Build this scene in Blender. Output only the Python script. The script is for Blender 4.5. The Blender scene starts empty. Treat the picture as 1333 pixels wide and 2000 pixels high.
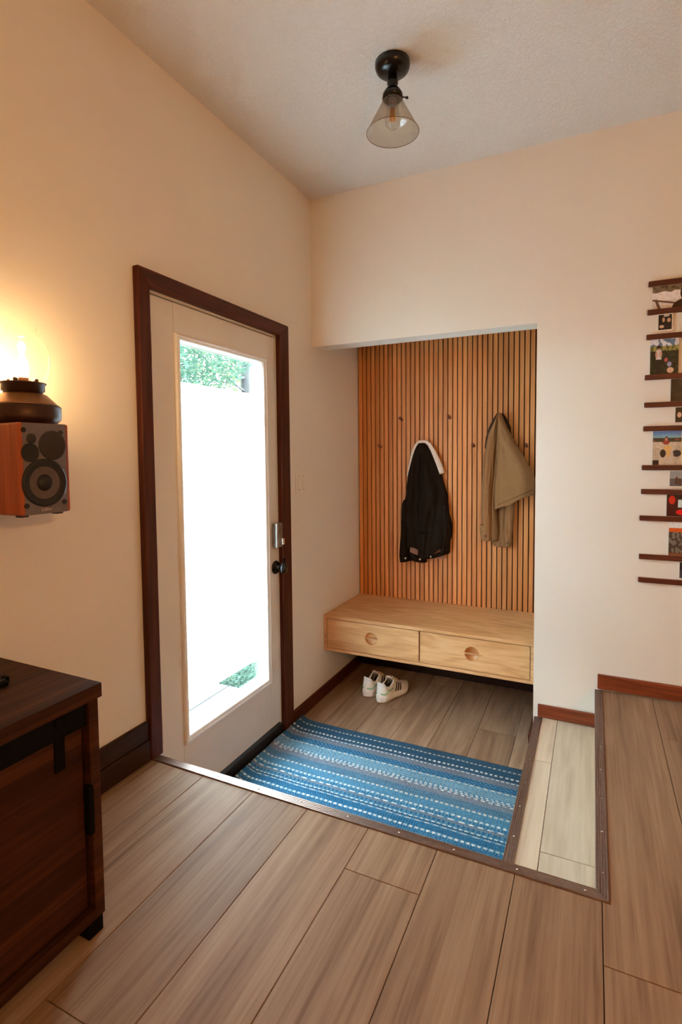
import bpy, bmesh, math, random
from mathutils import Vector, Matrix, noise
random.seed(7)
PI = math.pi
SC = bpy.context.scene
COL = SC.collection

# ------------------------------------------------------------------ camera
R_ = Vector((0.90383979, 0.42776909, -0.00934038))
U_ = Vector((-0.01520969, 0.05393757, 0.99842847))
F_ = Vector((-0.42760063, 0.90227731, -0.05525716))
cam = bpy.data.cameras.new('camera')
cam.sensor_fit = 'AUTO'; cam.sensor_width = 36.0
cam.lens = 1040.17 / 2000 * 36
cam.shift_x = 0.0; cam.shift_y = -54.6 / 2000
cam.clip_start = 0.02; cam.clip_end = 200
camo = bpy.data.objects.new('camera', cam); COL.objects.link(camo)
M3 = Matrix((R_, U_, -F_)).transposed()
camo.matrix_world = Matrix.Translation((1.50057, -2.78308, 1.44859)) @ M3.to_4x4()
SC.camera = camo

# ------------------------------------------------------------------ world, lights, exposure
SKY = 62.0
W = bpy.data.worlds.new('overcast_sky'); SC.world = W; W.use_nodes = True
bg = W.node_tree.nodes['Background']
SKY_COLOR = (0.78, 0.97, 1.10, 1)
bg.inputs[1].default_value = SKY
# overcast sky: three times as bright at the zenith as at the horizon
_n = W.node_tree.nodes; _l = W.node_tree.links
_tc = _n.new('ShaderNodeTexCoord'); _sx = _n.new('ShaderNodeSeparateXYZ'); _mr = _n.new('ShaderNodeMapRange')
_mr.inputs[3].default_value = 0.45; _mr.inputs[4].default_value = 1.35
_l.new(_tc.outputs['Generated'], _sx.inputs[0]); _l.new(_sx.outputs['Z'], _mr.inputs[0])
_mx = _n.new('ShaderNodeMix'); _mx.data_type = 'RGBA'; _mx.blend_type = 'MULTIPLY'; _mx.inputs[0].default_value = 1.0
_cc = _n.new('ShaderNodeCombineColor')
for _i in range(3): _l.new(_mr.outputs[0], _cc.inputs[_i])
_mx.inputs[6].default_value = SKY_COLOR
_l.new(_cc.outputs[0], _mx.inputs[7]); _l.new(_mx.outputs[2], bg.inputs[0])

def light(kind, name, loc, power, color, **kw):
    l = bpy.data.lights.new(name, kind); l.energy = power; l.color = color
    o = bpy.data.objects.new(name, l); COL.objects.link(o); o.location = loc
    if 'size' in kw:
        if kind == 'AREA':
            l.shape = 'RECTANGLE'; l.size, l.size_y = kw['size']
        else:
            l.shadow_soft_size = kw['size']
    if 'aim' in kw:
        o.rotation_euler = (Vector(kw['aim']) - Vector(loc)).to_track_quat('-Z', 'Y').to_euler()
    return o

# the room's own warm lamp behind the camera on the right, and an added warm fill at the rear
light('POINT', 'reading_lamp_light', (2.85, -3.2, 1.92), 72, (1.0, 0.48, 0.15), size=0.05)
light('AREA', 'rear_warm_fill', (2.6, -5.92, 1.35), 7, (1.0, 0.36, 0.06), size=(2.4, 1.5), aim=(2.2, 0, 1.0))

SC.view_settings.view_transform = 'Standard'
SC.view_settings.look = 'None'
SC.view_settings.gamma = 1.0
SC.view_settings.use_curve_mapping = False
SC.view_settings.exposure = 0.0
SC.cycles.use_denoising = True
SC.cycles.max_bounces = 8
SC.cycles.diffuse_bounces = 5
SC.cycles.transparent_max_bounces = 16
SC.cycles.caustics_reflective = False
SC.cycles.caustics_refractive = False
SC.cycles.sample_clamp_indirect = 0.0

# ------------------------------------------------------------------ materials
def s2l(c):
    return tuple((x / 12.92 if x <= 0.04045 else ((x + 0.055) / 1.055) ** 2.4) for x in (v / 255.0 for v in c)) + (1.0,)

class NT:
    def __init__(self, name):
        self.m = bpy.data.materials.new(name); self.m.use_nodes = True
        self.t = self.m.node_tree; self.t.nodes.clear()
        self.out = self.n('ShaderNodeOutputMaterial')
    def n(self, typ, **kw):
        nd = self.t.nodes.new(typ)
        for k, v in kw.items(): setattr(nd, k, v)
        return nd
    def l(self, a, b): self.t.links.new(a, b)
    def bsdf(self, color=None, rough=0.5, metal=0.0, spec=0.5):
        b = self.n('ShaderNodeBsdfPrincipled')
        if color is not None: b.inputs['Base Color'].default_value = color
        b.inputs['Roughness'].default_value = rough
        b.inputs['Metallic'].default_value = metal
        b.inputs['Specular IOR Level'].default_value = spec
        self.l(b.outputs[0], self.out.inputs[0]); self.b = b
        return b
    def ramp(self, fac, stops):
        r = self.n('ShaderNodeValToRGB'); e = r.color_ramp.elements
        while len(e) < len(stops): e.new(0.5)
        for i, (p, c) in enumerate(stops): e[i].position = p; e[i].color = c
        self.l(fac, r.inputs[0]); return r.outputs[0]
    def noise(self, vec, scale, detail=4, rough=0.5, dist=0.0):
        n = self.n('ShaderNodeTexNoise'); n.inputs['Scale'].default_value = scale
        n.inputs['Detail'].default_value = detail; n.inputs['Roughness'].default_value = rough
        n.inputs['Distortion'].default_value = dist
        if vec is not None: self.l(vec, n.inputs['Vector'])
        return n.outputs[0]
    def mapping(self, vec, scale=(1, 1, 1), loc=None):
        m = self.n('ShaderNodeMapping'); m.inputs['Scale'].default_value = scale
        self.l(vec, m.inputs['Vector'])
        if loc is not None: self.l(loc, m.inputs['Location'])
        return m.outputs[0]
    def bump(self, h, strength, dist=0.01):
        b = self.n('ShaderNodeBump'); b.inputs['Strength'].default_value = strength
        b.inputs['Distance'].default_value = dist
        self.l(h, b.inputs['Height']); self.l(b.outputs[0], self.b.inputs['Normal'])
    def math(self, op, a, b):
        m = self.n('ShaderNodeMath', operation=op)
        for i, v in enumerate((a, b)):
            if isinstance(v, (int, float)): m.inputs[i].default_value = v
            else: self.l(v, m.inputs[i])
        return m.outputs[0]
    def mix(self, fac, a, b, mode='MIX'):
        m = self.n('ShaderNodeMix', data_type='RGBA', blend_type=mode)
        for k, v in ((0, fac), (6, a), (7, b)):
            if isinstance(v, (int, float)): m.inputs[k].default_value = v
            elif isinstance(v, tuple): m.inputs[k].default_value = v
            else: self.l(v, m.inputs[k])
        return m.outputs[2]

def geo_pos(t): return t.n('ShaderNodeNewGeometry').outputs['Position']

def mat_plain(name, rgb, rough=0.5, metal=0.0, spec=0.5, grain=None):
    t = NT(name); t.bsdf(s2l(rgb), rough, metal, spec)
    sc, amt = grain or (60.0, 0.10)
    p = t.n('ShaderNodeTexCoord').outputs['Object']
    f = t.noise(p, sc, 3)
    c = s2l(rgb)
    lo = tuple(v * (1 - amt) for v in c[:3]) + (1,); hi = tuple(min(1, v * (1 + amt)) for v in c[:3]) + (1,)
    t.l(t.ramp(f, [(0.3, lo), (0.7, hi)]), t.b.inputs['Base Color'])
    return t.m

def mat_wall(name, rgb, bscale=420.0, bstr=0.10, rough=0.75, bdist=0.002):
    t = NT(name); t.bsdf(s2l(rgb), rough, 0, 0.3)
    p = geo_pos(t)
    f = t.noise(p, 2.0, 2)
    c = s2l(rgb)
    t.l(t.ramp(f, [(0.3, tuple(v * 0.97 for v in c[:3]) + (1,)), (0.7, c)]), t.b.inputs['Base Color'])
    t.bump(t.noise(p, bscale, 4, 0.6), bstr, bdist)
    return t.m

def mat_ceiling():
    t = NT('stippled_ceiling_paint'); t.bsdf(s2l((226, 222, 215)), 0.85, 0, 0.2)
    p = geo_pos(t)
    a = t.noise(p, 70, 3, 0.6, 1.0)
    r = t.ramp(a, [(0.42, (0, 0, 0, 1)), (0.6, (1, 1, 1, 1))])
    t.bump(r, 0.55, 0.004)
    return t.m

def mat_wood(name, stops, axis=1, along=1.2, across=16.0, rough=0.5, var=0.25, bump=0.06, spec=0.4, fine=7.0, cath=0.5, world=True):
    """wood grain running along one axis; every object gets its own offset and tone"""
    t = NT(name); t.bsdf(None, rough, 0, spec)
    p = geo_pos(t) if world else t.n('ShaderNodeTexCoord').outputs['Object']
    oi = t.n('ShaderNodeObjectInfo').outputs['Random']
    off = t.n('ShaderNodeCombineXYZ')
    for i, k in enumerate((37.0, 91.0, 53.0)): t.l(t.math('MULTIPLY', oi, k), off.inputs[i])
    sc = [across] * 3; sc[axis] = along
    v = t.mapping(p, tuple(sc), off.outputs[0])
    big = t.noise(v, 0.55, 3, 0.5, 0.8)
    rings = t.n('ShaderNodeMath', operation='SINE')
    t.l(t.math('MULTIPLY', big, 34.0), rings.inputs[0])
    rng = t.math('MULTIPLY_ADD', rings.outputs[0], 0.5); rng.node.inputs[2].default_value = 0.5
    sc2 = [across * fine] * 3; sc2[axis] = along * 2.0
    v2 = t.mapping(p, tuple(sc2), off.outputs[0])
    fi = t.noise(v2, 1.0, 5, 0.65)
    mid = t.noise(v, 1.6, 5, 0.6, 0.3)
    f = t.math('ADD', t.math('MULTIPLY', rng, 0.22 * cath), t.math('ADD', t.math('MULTIPLY', fi, 0.45), t.math('MULTIPLY', mid, 0.55 - 0.2 * cath)))
    col = t.ramp(f, stops)
    tone = t.math('MULTIPLY_ADD', oi, var); tone.node.inputs[2].default_value = 1.0 - var * 0.5
    g = t.n('ShaderNodeCombineColor')
    for i in range(3): t.l(tone, g.inputs[i])
    t.l(t.mix(1.0, col, g.outputs[0], 'MULTIPLY'), t.b.inputs['Base Color'])
    t.bump(fi, bump, 0.003)
    return t.m

def mat_attr(name, rough=0.8, spec=0.2, bump=None):
    """colour comes from the 'print' face attribute of the mesh (yarn colours, photo prints)"""
    t = NT(name); t.bsdf(None, rough, 0, spec)
    a = t.n('ShaderNodeAttribute', attribute_name='print')
    col = a.outputs['Color']
    if bump:
        p = geo_pos(t); f = t.noise(p, bump, 2)
        col = t.mix(1.0, col, t.ramp(f, [(0.3, (0.72, 0.72, 0.72, 1)), (0.7, (1.12, 1.12, 1.12, 1))]), 'MULTIPLY')
        t.bump(f, 0.5, 0.003)
    t.l(col, t.b.inputs['Base Color'])
    return t.m

def mat_thin_glass(name, tint=(1, 1, 1, 1), gloss=1.0, haze=None):
    t = NT(name)
    tr = t.n('ShaderNodeBsdfTransparent'); tr.inputs[0].default_value = tint
    gl = t.n('ShaderNodeBsdfGlossy'); gl.inputs['Roughness'].default_value = 0.02
    fr = t.n('ShaderNodeLayerWeight'); fr.inputs[0].default_value = 0.5
    edge = t.math('MULTIPLY_ADD', t.math('POWER', fr.outputs['Facing'], 4.0), 0.55); edge.node.inputs[2].default_value = 0.035
    mx = t.n('ShaderNodeMixShader')
    t.l(t.math('MULTIPLY', edge, gloss), mx.inputs[0]); t.l(tr.outputs[0], mx.inputs[1]); t.l(gl.outputs[0], mx.inputs[2])
    last = mx.outputs[0]
    if haze:
        df = t.n('ShaderNodeBsdfDiffuse'); df.inputs[0].default_value = haze[1]
        m2 = t.n('ShaderNodeMixShader'); m2.inputs[0].default_value = haze[0]
        t.l(last, m2.inputs[1]); t.l(df.outputs[0], m2.inputs[2]); last = m2.outputs[0]
    t.l(last, t.out.inputs[0])
    return t.m

def mat_film():
    t = NT('frosted_window_film')
    tl = t.n('ShaderNodeBsdfTranslucent'); tl.inputs[0].default_value = (0.93, 0.96, 0.98, 1)
    df = t.n('ShaderNodeBsdfDiffuse'); df.inputs[0].default_value = (0.9, 0.92, 0.93, 1)
    rf = t.n('ShaderNodeBsdfRefraction'); rf.inputs['Color'].default_value = (0.95, 0.97, 0.98, 1)
    rf.inputs['Roughness'].default_value = 0.85; rf.inputs['IOR'].default_value = 1.15
    m0 = t.n('ShaderNodeMixShader'); m0.inputs[0].default_value = 0.4
    t.l(tl.outputs[0], m0.inputs[1]); t.l(rf.outputs[0], m0.inputs[2])
    mx = t.n('ShaderNodeMixShader'); mx.inputs[0].default_value = 0.08
    t.l(m0.outputs[0], mx.inputs[1]); t.l(df.outputs[0], mx.inputs[2]); t.l(mx.outputs[0], t.out.inputs[0])
    return t.m

def mat_leaf(name, a, b):
    t = NT(name)
    p = geo_pos(t); f = t.noise(p, 3.0, 3)
    col = t.ramp(f, [(0.3, s2l(a)), (0.7, s2l(b))])
    d = t.n('ShaderNodeBsdfDiffuse'); tl = t.n('ShaderNodeBsdfTranslucent')
    t.l(col, d.inputs[0]); t.l(col, tl.inputs[0])
    mx = t.n('ShaderNodeMixShader'); mx.inputs[0].default_value = 0.4
    t.l(d.outputs[0], mx.inputs[1]); t.l(tl.outputs[0], mx.inputs[2]); t.l(mx.outputs[0], t.out.inputs[0])
    return t.m

def mat_emit(name, rgb, s):
    t = NT(name); e = t.n('ShaderNodeEmission'); e.inputs[0].default_value = rgb + (1,); e.inputs[1].default_value = s
    t.l(e.outputs[0], t.out.inputs[0]); return t.m

MT = {}
MT['wall'] = mat_wall('warm_white_wall_paint', (230, 223, 211))
MT['soffit'] = MT['wall']
MT['ceiling'] = mat_ceiling()
MT['dark'] = mat_plain('dark_subfloor', (30, 22, 18), 0.9)
MT['floor'] = mat_wood('brown_oak_floor_planks', [(0.28, s2l((104, 77, 57))), (0.5, s2l((146, 116, 90))), (0.72, s2l((172, 144, 116)))], 1, 0.9, 13, 0.55, 0.16, 0.05, 0.12, cath=0.25)
MT['step'] = mat_wood('pale_oak_step_planks', [(0.28, s2l((182, 160, 136))), (0.5, s2l((206, 186, 160))), (0.72, s2l((220, 202, 178)))], 1, 1.1, 11, 0.45, 0.08, 0.05, 0.4)
MT['entry'] = mat_wood('brown_oak_entry_planks', [(0.28, s2l((108, 80, 60))), (0.5, s2l((152, 121, 95))), (0.72, s2l((180, 151, 123)))], 1, 1.1, 11, 0.42, 0.30, 0.05, 0.4)
MT['redwood'] = mat_wood('red_brown_varnished_wood', [(0.3, s2l((78, 30, 14))), (0.5, s2l((122, 54, 28))), (0.72, s2l((150, 74, 40)))], 0, 1.5, 26, 0.35, 0.1, 0.05, 0.5)
MT['redwood_y'] = mat_wood('red_brown_varnished_wood_lengthwise', [(0.3, s2l((50, 20, 11))), (0.5, s2l((74, 31, 18))), (0.72, s2l((92, 42, 25)))], 1, 1.5, 26, 0.5, 0.1, 0.05, 0.25)
MT['casing'] = mat_wood('dark_red_casing_wood', [(0.3, s2l((46, 19, 11))), (0.5, s2l((70, 30, 18))), (0.72, s2l((90, 40, 24)))], 2, 1.5, 26, 0.5, 0.05, 0.05, 0.25)
MT['darkbase'] = mat_wood('dark_baseboard_wood', [(0.3, s2l((30, 16, 11))), (0.5, s2l((46, 25, 17))), (0.72, s2l((60, 34, 24)))], 1, 1.5, 26, 0.5, 0.1, 0.05, 0.25)
MT['oak'] = mat_wood('light_oak_bench_wood', [(0.26, s2l((184, 132, 80))), (0.5, s2l((213, 162, 108))), (0.76, s2l((229, 184, 134)))], 0, 2.6, 16, 0.42, 0.06, 0.03, 0.4, cath=0.8)
MT['slat'] = mat_wood('oak_slat_veneer', [(0.28, s2l((172, 102, 52))), (0.5, s2l((213, 140, 78))), (0.75, s2l((232, 172, 110)))], 2, 1.3, 40, 0.5, 0.34, 0.04, 0.35, cath=0.3)
MT['felt'] = mat_plain('black_felt_backing', (9, 7, 7), 0.95)
MT['peg'] = mat_wood('dark_walnut_peg', [(0.3, s2l((84, 44, 24))), (0.5, s2l((112, 62, 36))), (0.7, s2l((134, 80, 50)))], 1, 8, 60, 0.45, 0.2)
MT['walnut'] = mat_wood('dark_walnut_cabinet_laminate', [(0.28, s2l((28, 13, 8))), (0.48, s2l((54, 28, 16))), (0.72, s2l((92, 52, 30)))], 1, 0.8, 15, 0.55, 0.12, 0.03, 0.12, cath=0.2)
MT['black_metal'] = mat_plain('black_powder_coated_metal', (7, 7, 7), 0.7, 0.0, 0.10)
MT['black_gloss'] = mat_plain('black_knob_enamel', (12, 14, 17), 0.25, 0.2)
MT['door'] = mat_plain('off_white_door_paint', (222, 217, 207), 0.4, 0, 0.45, (8.0, 0.02))
MT['white'] = mat_plain('white_vinyl', (232, 233, 230), 0.35, 0, 0.5, (8.0, 0.02))
MT['switch'] = mat_plain('ivory_switch_plastic', (228, 220, 206), 0.35, 0, 0.5, (8.0, 0.02))
MT['slot'] = mat_plain('grey_slot_shadow_plastic', (140, 130, 120), 0.6)
MT['glass'] = mat_thin_glass('clear_door_glass', (0.97, 0.99, 0.98, 1), 0.8)
MT['shade_glass'] = mat_thin_glass('smoky_shade_glass', (0.90, 0.86, 0.80, 1), 1.2, (0.05, (0.7, 0.55, 0.4, 1)))
MT['rim_glass'] = mat_plain('amber_glass_rim', (112, 82, 58), 0.15, 0, 0.6)
MT['jar_glass'] = mat_thin_glass('clear_jar_glass', (0.985, 0.98, 0.97, 1), 1.0)
MT['bulb_glass'] = mat_thin_glass('clear_bulb_glass', (0.95, 0.93, 0.9, 1), 1.6)
MT['filament'] = mat_plain('amber_filament', (226, 158, 62), 0.4, 0.2)
MT['film'] = mat_film()
MT['nickel'] = mat_plain('satin_nickel', (158, 152, 146), 0.32, 0.85)
MT['brass'] = mat_plain('aged_copper_hinge', (196, 150, 118), 0.35, 0.7)
MT['bronze'] = mat_plain('brown_anodised_nosing', (128, 106, 94), 0.3, 0.7, 0.5)
MT['screw'] = mat_plain('bright_screw_steel', (226, 224, 220), 0.25, 0.8)
MT['sill'] = mat_plain('dark_bronze_sill', (26, 22, 21), 0.5, 0.2)
MT['lamp_metal'] = mat_plain('dark_bronze_lamp_metal', (66, 46, 40), 0.42, 0.6)
MT['lamp_cone'] = mat_plain('warm_brass_lamp_cone', (150, 112, 80), 0.38, 0.7)
MT['speaker_wood'] = mat_wood('red_brown_speaker_vinyl', [(0.3, s2l((116, 50, 24))), (0.5, s2l((150, 72, 38))), (0.72, s2l((176, 92, 54)))], 2, 2, 30, 0.45, 0.05)
MT['baffle'] = mat_plain('grey_speaker_baffle', (104, 96, 96), 0.6)
MT['cone_black'] = mat_plain('black_speaker_rubber', (20, 20, 24), 0.6)
MT['cone_grey'] = mat_plain('grey_brown_cone_paper', (86, 72, 68), 0.7)
MT['mesh_black'] = mat_plain('dark_tweeter_mesh', (44, 40, 42), 0.7)
MT['lettering'] = mat_plain('pale_lettering', (190, 180, 172), 0.4)
MT['jacket'] = mat_plain('black_brown_waxed_cloth', (30, 22, 16), 0.9, 0, 0.12, (240.0, 0.25))
MT['fleece'] = mat_plain('cream_fleece_lining', (226, 208, 190), 0.95, 0, 0.1, (180.0, 0.15))
MT['lining'] = mat_plain('pinkish_tan_lining', (182, 132, 106), 0.9)
MT['olive'] = mat_plain('olive_brown_twill', (150, 110, 72), 0.9, 0, 0.15, (300.0, 0.16))
MT['olive_dark'] = mat_plain('dark_olive_collar_cloth', (58, 42, 28), 0.9, 0, 0.2)
MT['button'] = mat_plain('brown_horn_button', (112, 80, 52), 0.35)
MT['snap'] = mat_plain('pearl_snap', (228, 220, 210), 0.25, 0.3)
MT['shoe'] = mat_plain('off_white_shoe_mesh', (246, 241, 232), 0.8, 0, 0.2, (320.0, 0.07))
MT['shoe_sole'] = mat_plain('white_foam_sole', (248, 243, 234), 0.7, 0, 0.2)
MT['shoe_green'] = mat_plain('mint_green_trim', (150, 206, 166), 0.7)
MT['shoe_black'] = mat_plain('navy_black_stripe', (24, 22, 34), 0.6)
MT['shoe_in'] = mat_plain('dark_shoe_lining', (52, 42, 40), 0.95)
MT['shoe_lace'] = mat_plain('cream_shoe_lace', (226, 206, 186), 0.85)
MT['outsole'] = mat_plain('grey_rubber_outsole', (96, 84, 76), 0.8)
MT['yarn'] = mat_attr('striped_mat_yarn', 0.95, 0.1, 700.0)
MT['print'] = mat_attr('photo_print', 0.3, 0.4)
MT['paper'] = mat_plain('white_photo_border', (230, 222, 212), 0.4)
MT['rail'] = mat_wood('dark_red_picture_rail', [(0.3, s2l((54, 20, 12))), (0.5, s2l((84, 34, 20))), (0.72, s2l((104, 48, 28)))], 0, 1.5, 26, 0.45, 0.12)
MT['deck'] = mat_wood('weathered_deck_board', [(0.28, s2l((26, 25, 24))), (0.5, s2l((34, 33, 32))), (0.72, s2l((41, 40, 39)))], 1, 1.4, 20, 0.8, 0.15)
MT['soil'] = mat_plain('garden_soil', (40, 40, 28), 0.95, 0, 0.1, (6.0, 0.3))
MT['leaf_a'] = mat_leaf('blue_green_leaves', (40, 58, 47), (66, 86, 72))
MT['leaf_b'] = mat_leaf('yellow_green_leaves', (60, 72, 44), (88, 100, 66))
MT['leaf_c'] = mat_leaf('pale_shrub_leaves', (52, 70, 60), (80, 98, 88))
MT['bark'] = mat_wood('grey_bark', [(0.28, s2l((28, 27, 26))), (0.5, s2l((42, 41, 40))), (0.72, s2l((54, 53, 52)))], 2, 2, 12, 0.9, 0.1, 0.4)
MT['bulb_hot'] = mat_emit('glowing_bulb', (1.0, 0.60, 0.27), 390.0)

# ------------------------------------------------------------------ mesh helpers
OFF = {}
class MB:
    def __init__(self): self.bm = bmesh.new()
    def box(self, a, b, bev=0.0, seg=1):
        (x0, y0, z0), (x1, y1, z1) = a, b
        v = [self.bm.verts.new(p) for p in ((x0,y0,z0),(x1,y0,z0),(x1,y1,z0),(x0,y1,z0),(x0,y0,z1),(x1,y0,z1),(x1,y1,z1),(x0,y1,z1))]
        fs = [self.bm.faces.new([v[i] for i in f]) for f in ((0,3,2,1),(4,5,6,7),(0,1,5,4),(1,2,6,5),(2,3,7,6),(3,0,4,7))]
        if bev:
            es = list({e for f in fs for e in f.edges})
            bmesh.ops.bevel(self.bm, geom=es, offset=bev, segments=seg, affect='EDGES', profile=0.5)
        return self
    def prism(self, pts, axis, a, b, bev=0.0):
        """polygon pts (2-D) extruded along axis from a to b; 2-D coords are the other two axes in order"""
        def P(p, t):
            q = list(p); q.insert(axis, t); return q
        lo = [self.bm.verts.new(P(p, a)) for p in pts]; hi = [self.bm.verts.new(P(p, b)) for p in pts]
        fs = [self.bm.faces.new(lo), self.bm.faces.new(hi[::-1])]
        n = len(pts)
        for i in range(n): fs.append(self.bm.faces.new((lo[i], hi[i], hi[(i+1)%n], lo[(i+1)%n])))
        bmesh.ops.recalc_face_normals(self.bm, faces=fs)
        if bev:
            es = list({e for f in fs for e in f.edges})
            bmesh.ops.bevel(self.bm, geom=es, offset=bev, segments=1, affect='EDGES')
        return self
    def lathe(self, prof, c, axis=2, n=40, cap=True):
        """prof: (radius, height along axis) list about centre c"""
        rings = []
        for r, h in prof:
            ring = []
            for i in range(n):
                a = 2 * PI * i / n; u, w = r * math.cos(a), r * math.sin(a)
                p = {2: (u, w, h), 0: (h, u, w), 1: (w, h, u)}[axis]
                ring.append(self.bm.verts.new((c[0]+p[0], c[1]+p[1], c[2]+p[2])))
            rings.append(ring)
        for A, B in zip(rings, rings[1:]):
            for i in range(n):
                f = self.bm.faces.new((A[i], A[(i+1)%n], B[(i+1)%n], B[i])); f.smooth = True
        if cap:
            if prof[0][0] > 1e-5: self.bm.faces.new(rings[0][::-1])
            if prof[-1][0] > 1e-5: self.bm.faces.new(rings[-1])
        return self
    def tube(self, pts, r, n=8, flat=None):
        pts = [Vector(p) for p in pts]; rings = []
        rs = r if isinstance(r, (list, tuple)) else [r] * len(pts)
        for i, p in enumerate(pts):
            d = (pts[min(i+1, len(pts)-1)] - pts[max(i-1, 0)]).normalized()
            s = d.cross(Vector((0, 0, 1)))
            if s.length < 1e-3: s = d.cross(Vector((0, 1, 0)))
            s.normalize(); t = s.cross(d)
            k = flat or 1.0
            rings.append([self.bm.verts.new(p + (s * math.cos(2*PI*j/n) + t * math.sin(2*PI*j/n) * k) * rs[i]) for j in range(n)])
        for A, B in zip(rings, rings[1:]):
            for i in range(n):
                f = self.bm.faces.new((A[i], A[(i+1)%n], B[(i+1)%n], B[i])); f.smooth = True
        self.bm.faces.new(rings[0][::-1]); self.bm.faces.new(rings[-1])
        return self
    def grid(self, fn, nu, nv, smooth=True, closed_u=False):
        vs = [[self.bm.verts.new(fn(i / nu, j / nv)) for i in range(nu + (0 if closed_u else 1))] for j in range(nv + 1)]
        m = len(vs[0])
        for j in range(nv):
            for i in range(nu):
                f = self.bm.faces.new((vs[j][i], vs[j][(i+1) % m], vs[j+1][(i+1) % m], vs[j+1][i])); f.smooth = smooth
        return vs
    def sheet(self, *a, **k):
        self.grid(*a, **k); return self
    def build(self, name, mat, parent=None, weld=False):
        if weld: bmesh.ops.remove_doubles(self.bm, verts=self.bm.verts, dist=1e-5)
        bmesh.ops.recalc_face_normals(self.bm, faces=self.bm.faces)
        off = OFF.get(parent.name, (0, 0, 0)) if parent is not None else (0, 0, 0)
        if any(off): bmesh.ops.translate(self.bm, vec=(-off[0], -off[1], -off[2]), verts=self.bm.verts)
        me = bpy.data.meshes.new(name); self.bm.to_mesh(me); self.bm.free()
        me.materials.append(mat)
        o = bpy.data.objects.new(name, me); COL.objects.link(o)
        if parent is not None:
            o.parent = parent; OFF[o.name] = tuple(off)
        return o

def tag(o, label=None, cat=None, group=None, kind=None):
    for k, v in (('label', label), ('category', cat), ('group', group), ('kind', kind)):
        if v: o[k] = v
    return o
def thing(name, label, cat, loc=(0, 0, 0), group=None, kind=None):
    o = bpy.data.objects.new(name, None); o.empty_display_size = 0.05; COL.objects.link(o)
    o.location = loc; OFF[o.name] = tuple(loc)
    return tag(o, label, cat, group, kind)
def BX(name, a, b, mat, parent=None, bev=0.0, seg=1): return MB().box(a, b, bev, seg).build(name, mat, parent)

# ------------------------------------------------------------------ dimensions (metres; entry floor -0.055, step 0.125, main floor 0.313)
ZP, ZT, ZM, ZC = -0.055, 0.125, 0.313, 2.915
AW, AD, HZ, HT = 1.245, 0.70, 2.077, 0.128      # alcove width, depth, header height and thickness
YF = -1.343                                     # front edge of the entry well
XR, YR = 4.5, -6.0                              # far right and rear walls (out of frame)
DY0, DY1, DZ1 = -1.288, -0.397, 2.066           # door opening

# ------------------------------------------------------------------ setting
w = MB()
w.box((-0.12, YR, -0.12), (0, DY0, ZC)); w.box((-0.12, DY1, -0.12), (0, AD + 0.1, ZC)); w.box((-0.12, DY0, DZ1), (0, DY1, ZC))
tag(w.build('wall_left', MT['wall']), 'cream painted wall around the glazed entry door', 'wall', kind='structure')
w = MB()
w.box((0, 0, HZ), (AW, HT, ZC)); w.box((AW, 0, -0.12), (XR + 0.1, AD, ZC)); w.box((-0.12, AD, -0.12), (XR + 0.1, AD + 0.1, ZC))
w.box((0, HT, 2.42), (AW, AD, 2.52))
tag(w.build('wall_back', MT['wall']), 'cream wall with the coat alcove and its header', 'wall', kind='structure')
w = MB()
w.box((XR, YR, -0.12), (XR + 0.1, 0, ZC))
tag(w.build('wall_right', MT['wall']), 'right wall of the room beyond the frame', 'wall', kind='structure')
w = MB()
w.box((-0.12, YR - 0.1, -0.12), (XR + 0.1, YR, ZC))
tag(w.build('wall_rear', MT['wall']), 'rear wall of the room behind the camera', 'wall', kind='structure')
tag(BX('ceiling', (-0.12, YR - 0.1, ZC), (XR + 0.1, AD + 0.1, ZC + 0.1), MT['ceiling']), 'stippled off white ceiling', 'ceiling', kind='structure')

# floors: sub-floor slabs with every plank its own piece
def planks(parent, x0, x1, y0, y1, z, cuts, mat, g=0.0011, th=0.012):
    ys = [y0] + sorted(c for c in cuts if y0 < c < y1) + [y1]
    for a, b in zip(ys, ys[1:]):
        if x1 - x0 < 0.01: continue
        BX('floor_plank', (x0 + g, a + g, z - th), (x1 - g, b - g, z), mat, parent, 0.0005)

fl = MB(); fl.box((0, YR, -0.12), (XR, YF + 0.012, ZM - 0.0122)); fl.box((1.532, YF + 0.012, -0.12), (XR, 0, ZM - 0.0122))
fl = tag(fl.build('floor', MT['dark']), 'upper living room floor of wide brown oak planks', 'floor', kind='structure')
seams = [0.0, 0.053, 0.2655, 0.4777, 0.688, 0.899, 1.1126, 1.3262, 1.538]
cuts = {0.053: [-2.6, -3.9], 0.2655: [-2.5, -3.7], 0.4777: [-2.098, -3.3], 0.688: [-2.75, -3.95], 0.899: [-1.515, -2.73], 1.1126: [-2.35, -3.6], 1.3262: [-2.95, -4.2]}
for a, b in zip(seams, seams[1:]):
    planks(fl, a, b, YR + 0.5, YF + 0.014, ZM, cuts.get(a, [-2.2, -3.4]), MT['floor'])
rs = [1.538, 1.7625, 1.98, 2.195, 2.41, 2.625, 2.84, 3.055, 3.27, 3.485, 3.70]
rc = [[-1.527, -2.75], [-0.386, -1.60, -2.8], [-0.9, -2.1], [-0.3, -1.5, -2.7], [-1.1, -2.3], [-0.6, -1.8], [-1.3, -2.5], [-0.2, -1.4], [-0.8, -2.0], [-1.2, -2.4]]
for i, (a, b) in enumerate(zip(rs, rs[1:])):
    planks(fl, a, b, YR + 0.5, -0.002, ZM, rc[i], MT['floor'])

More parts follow.
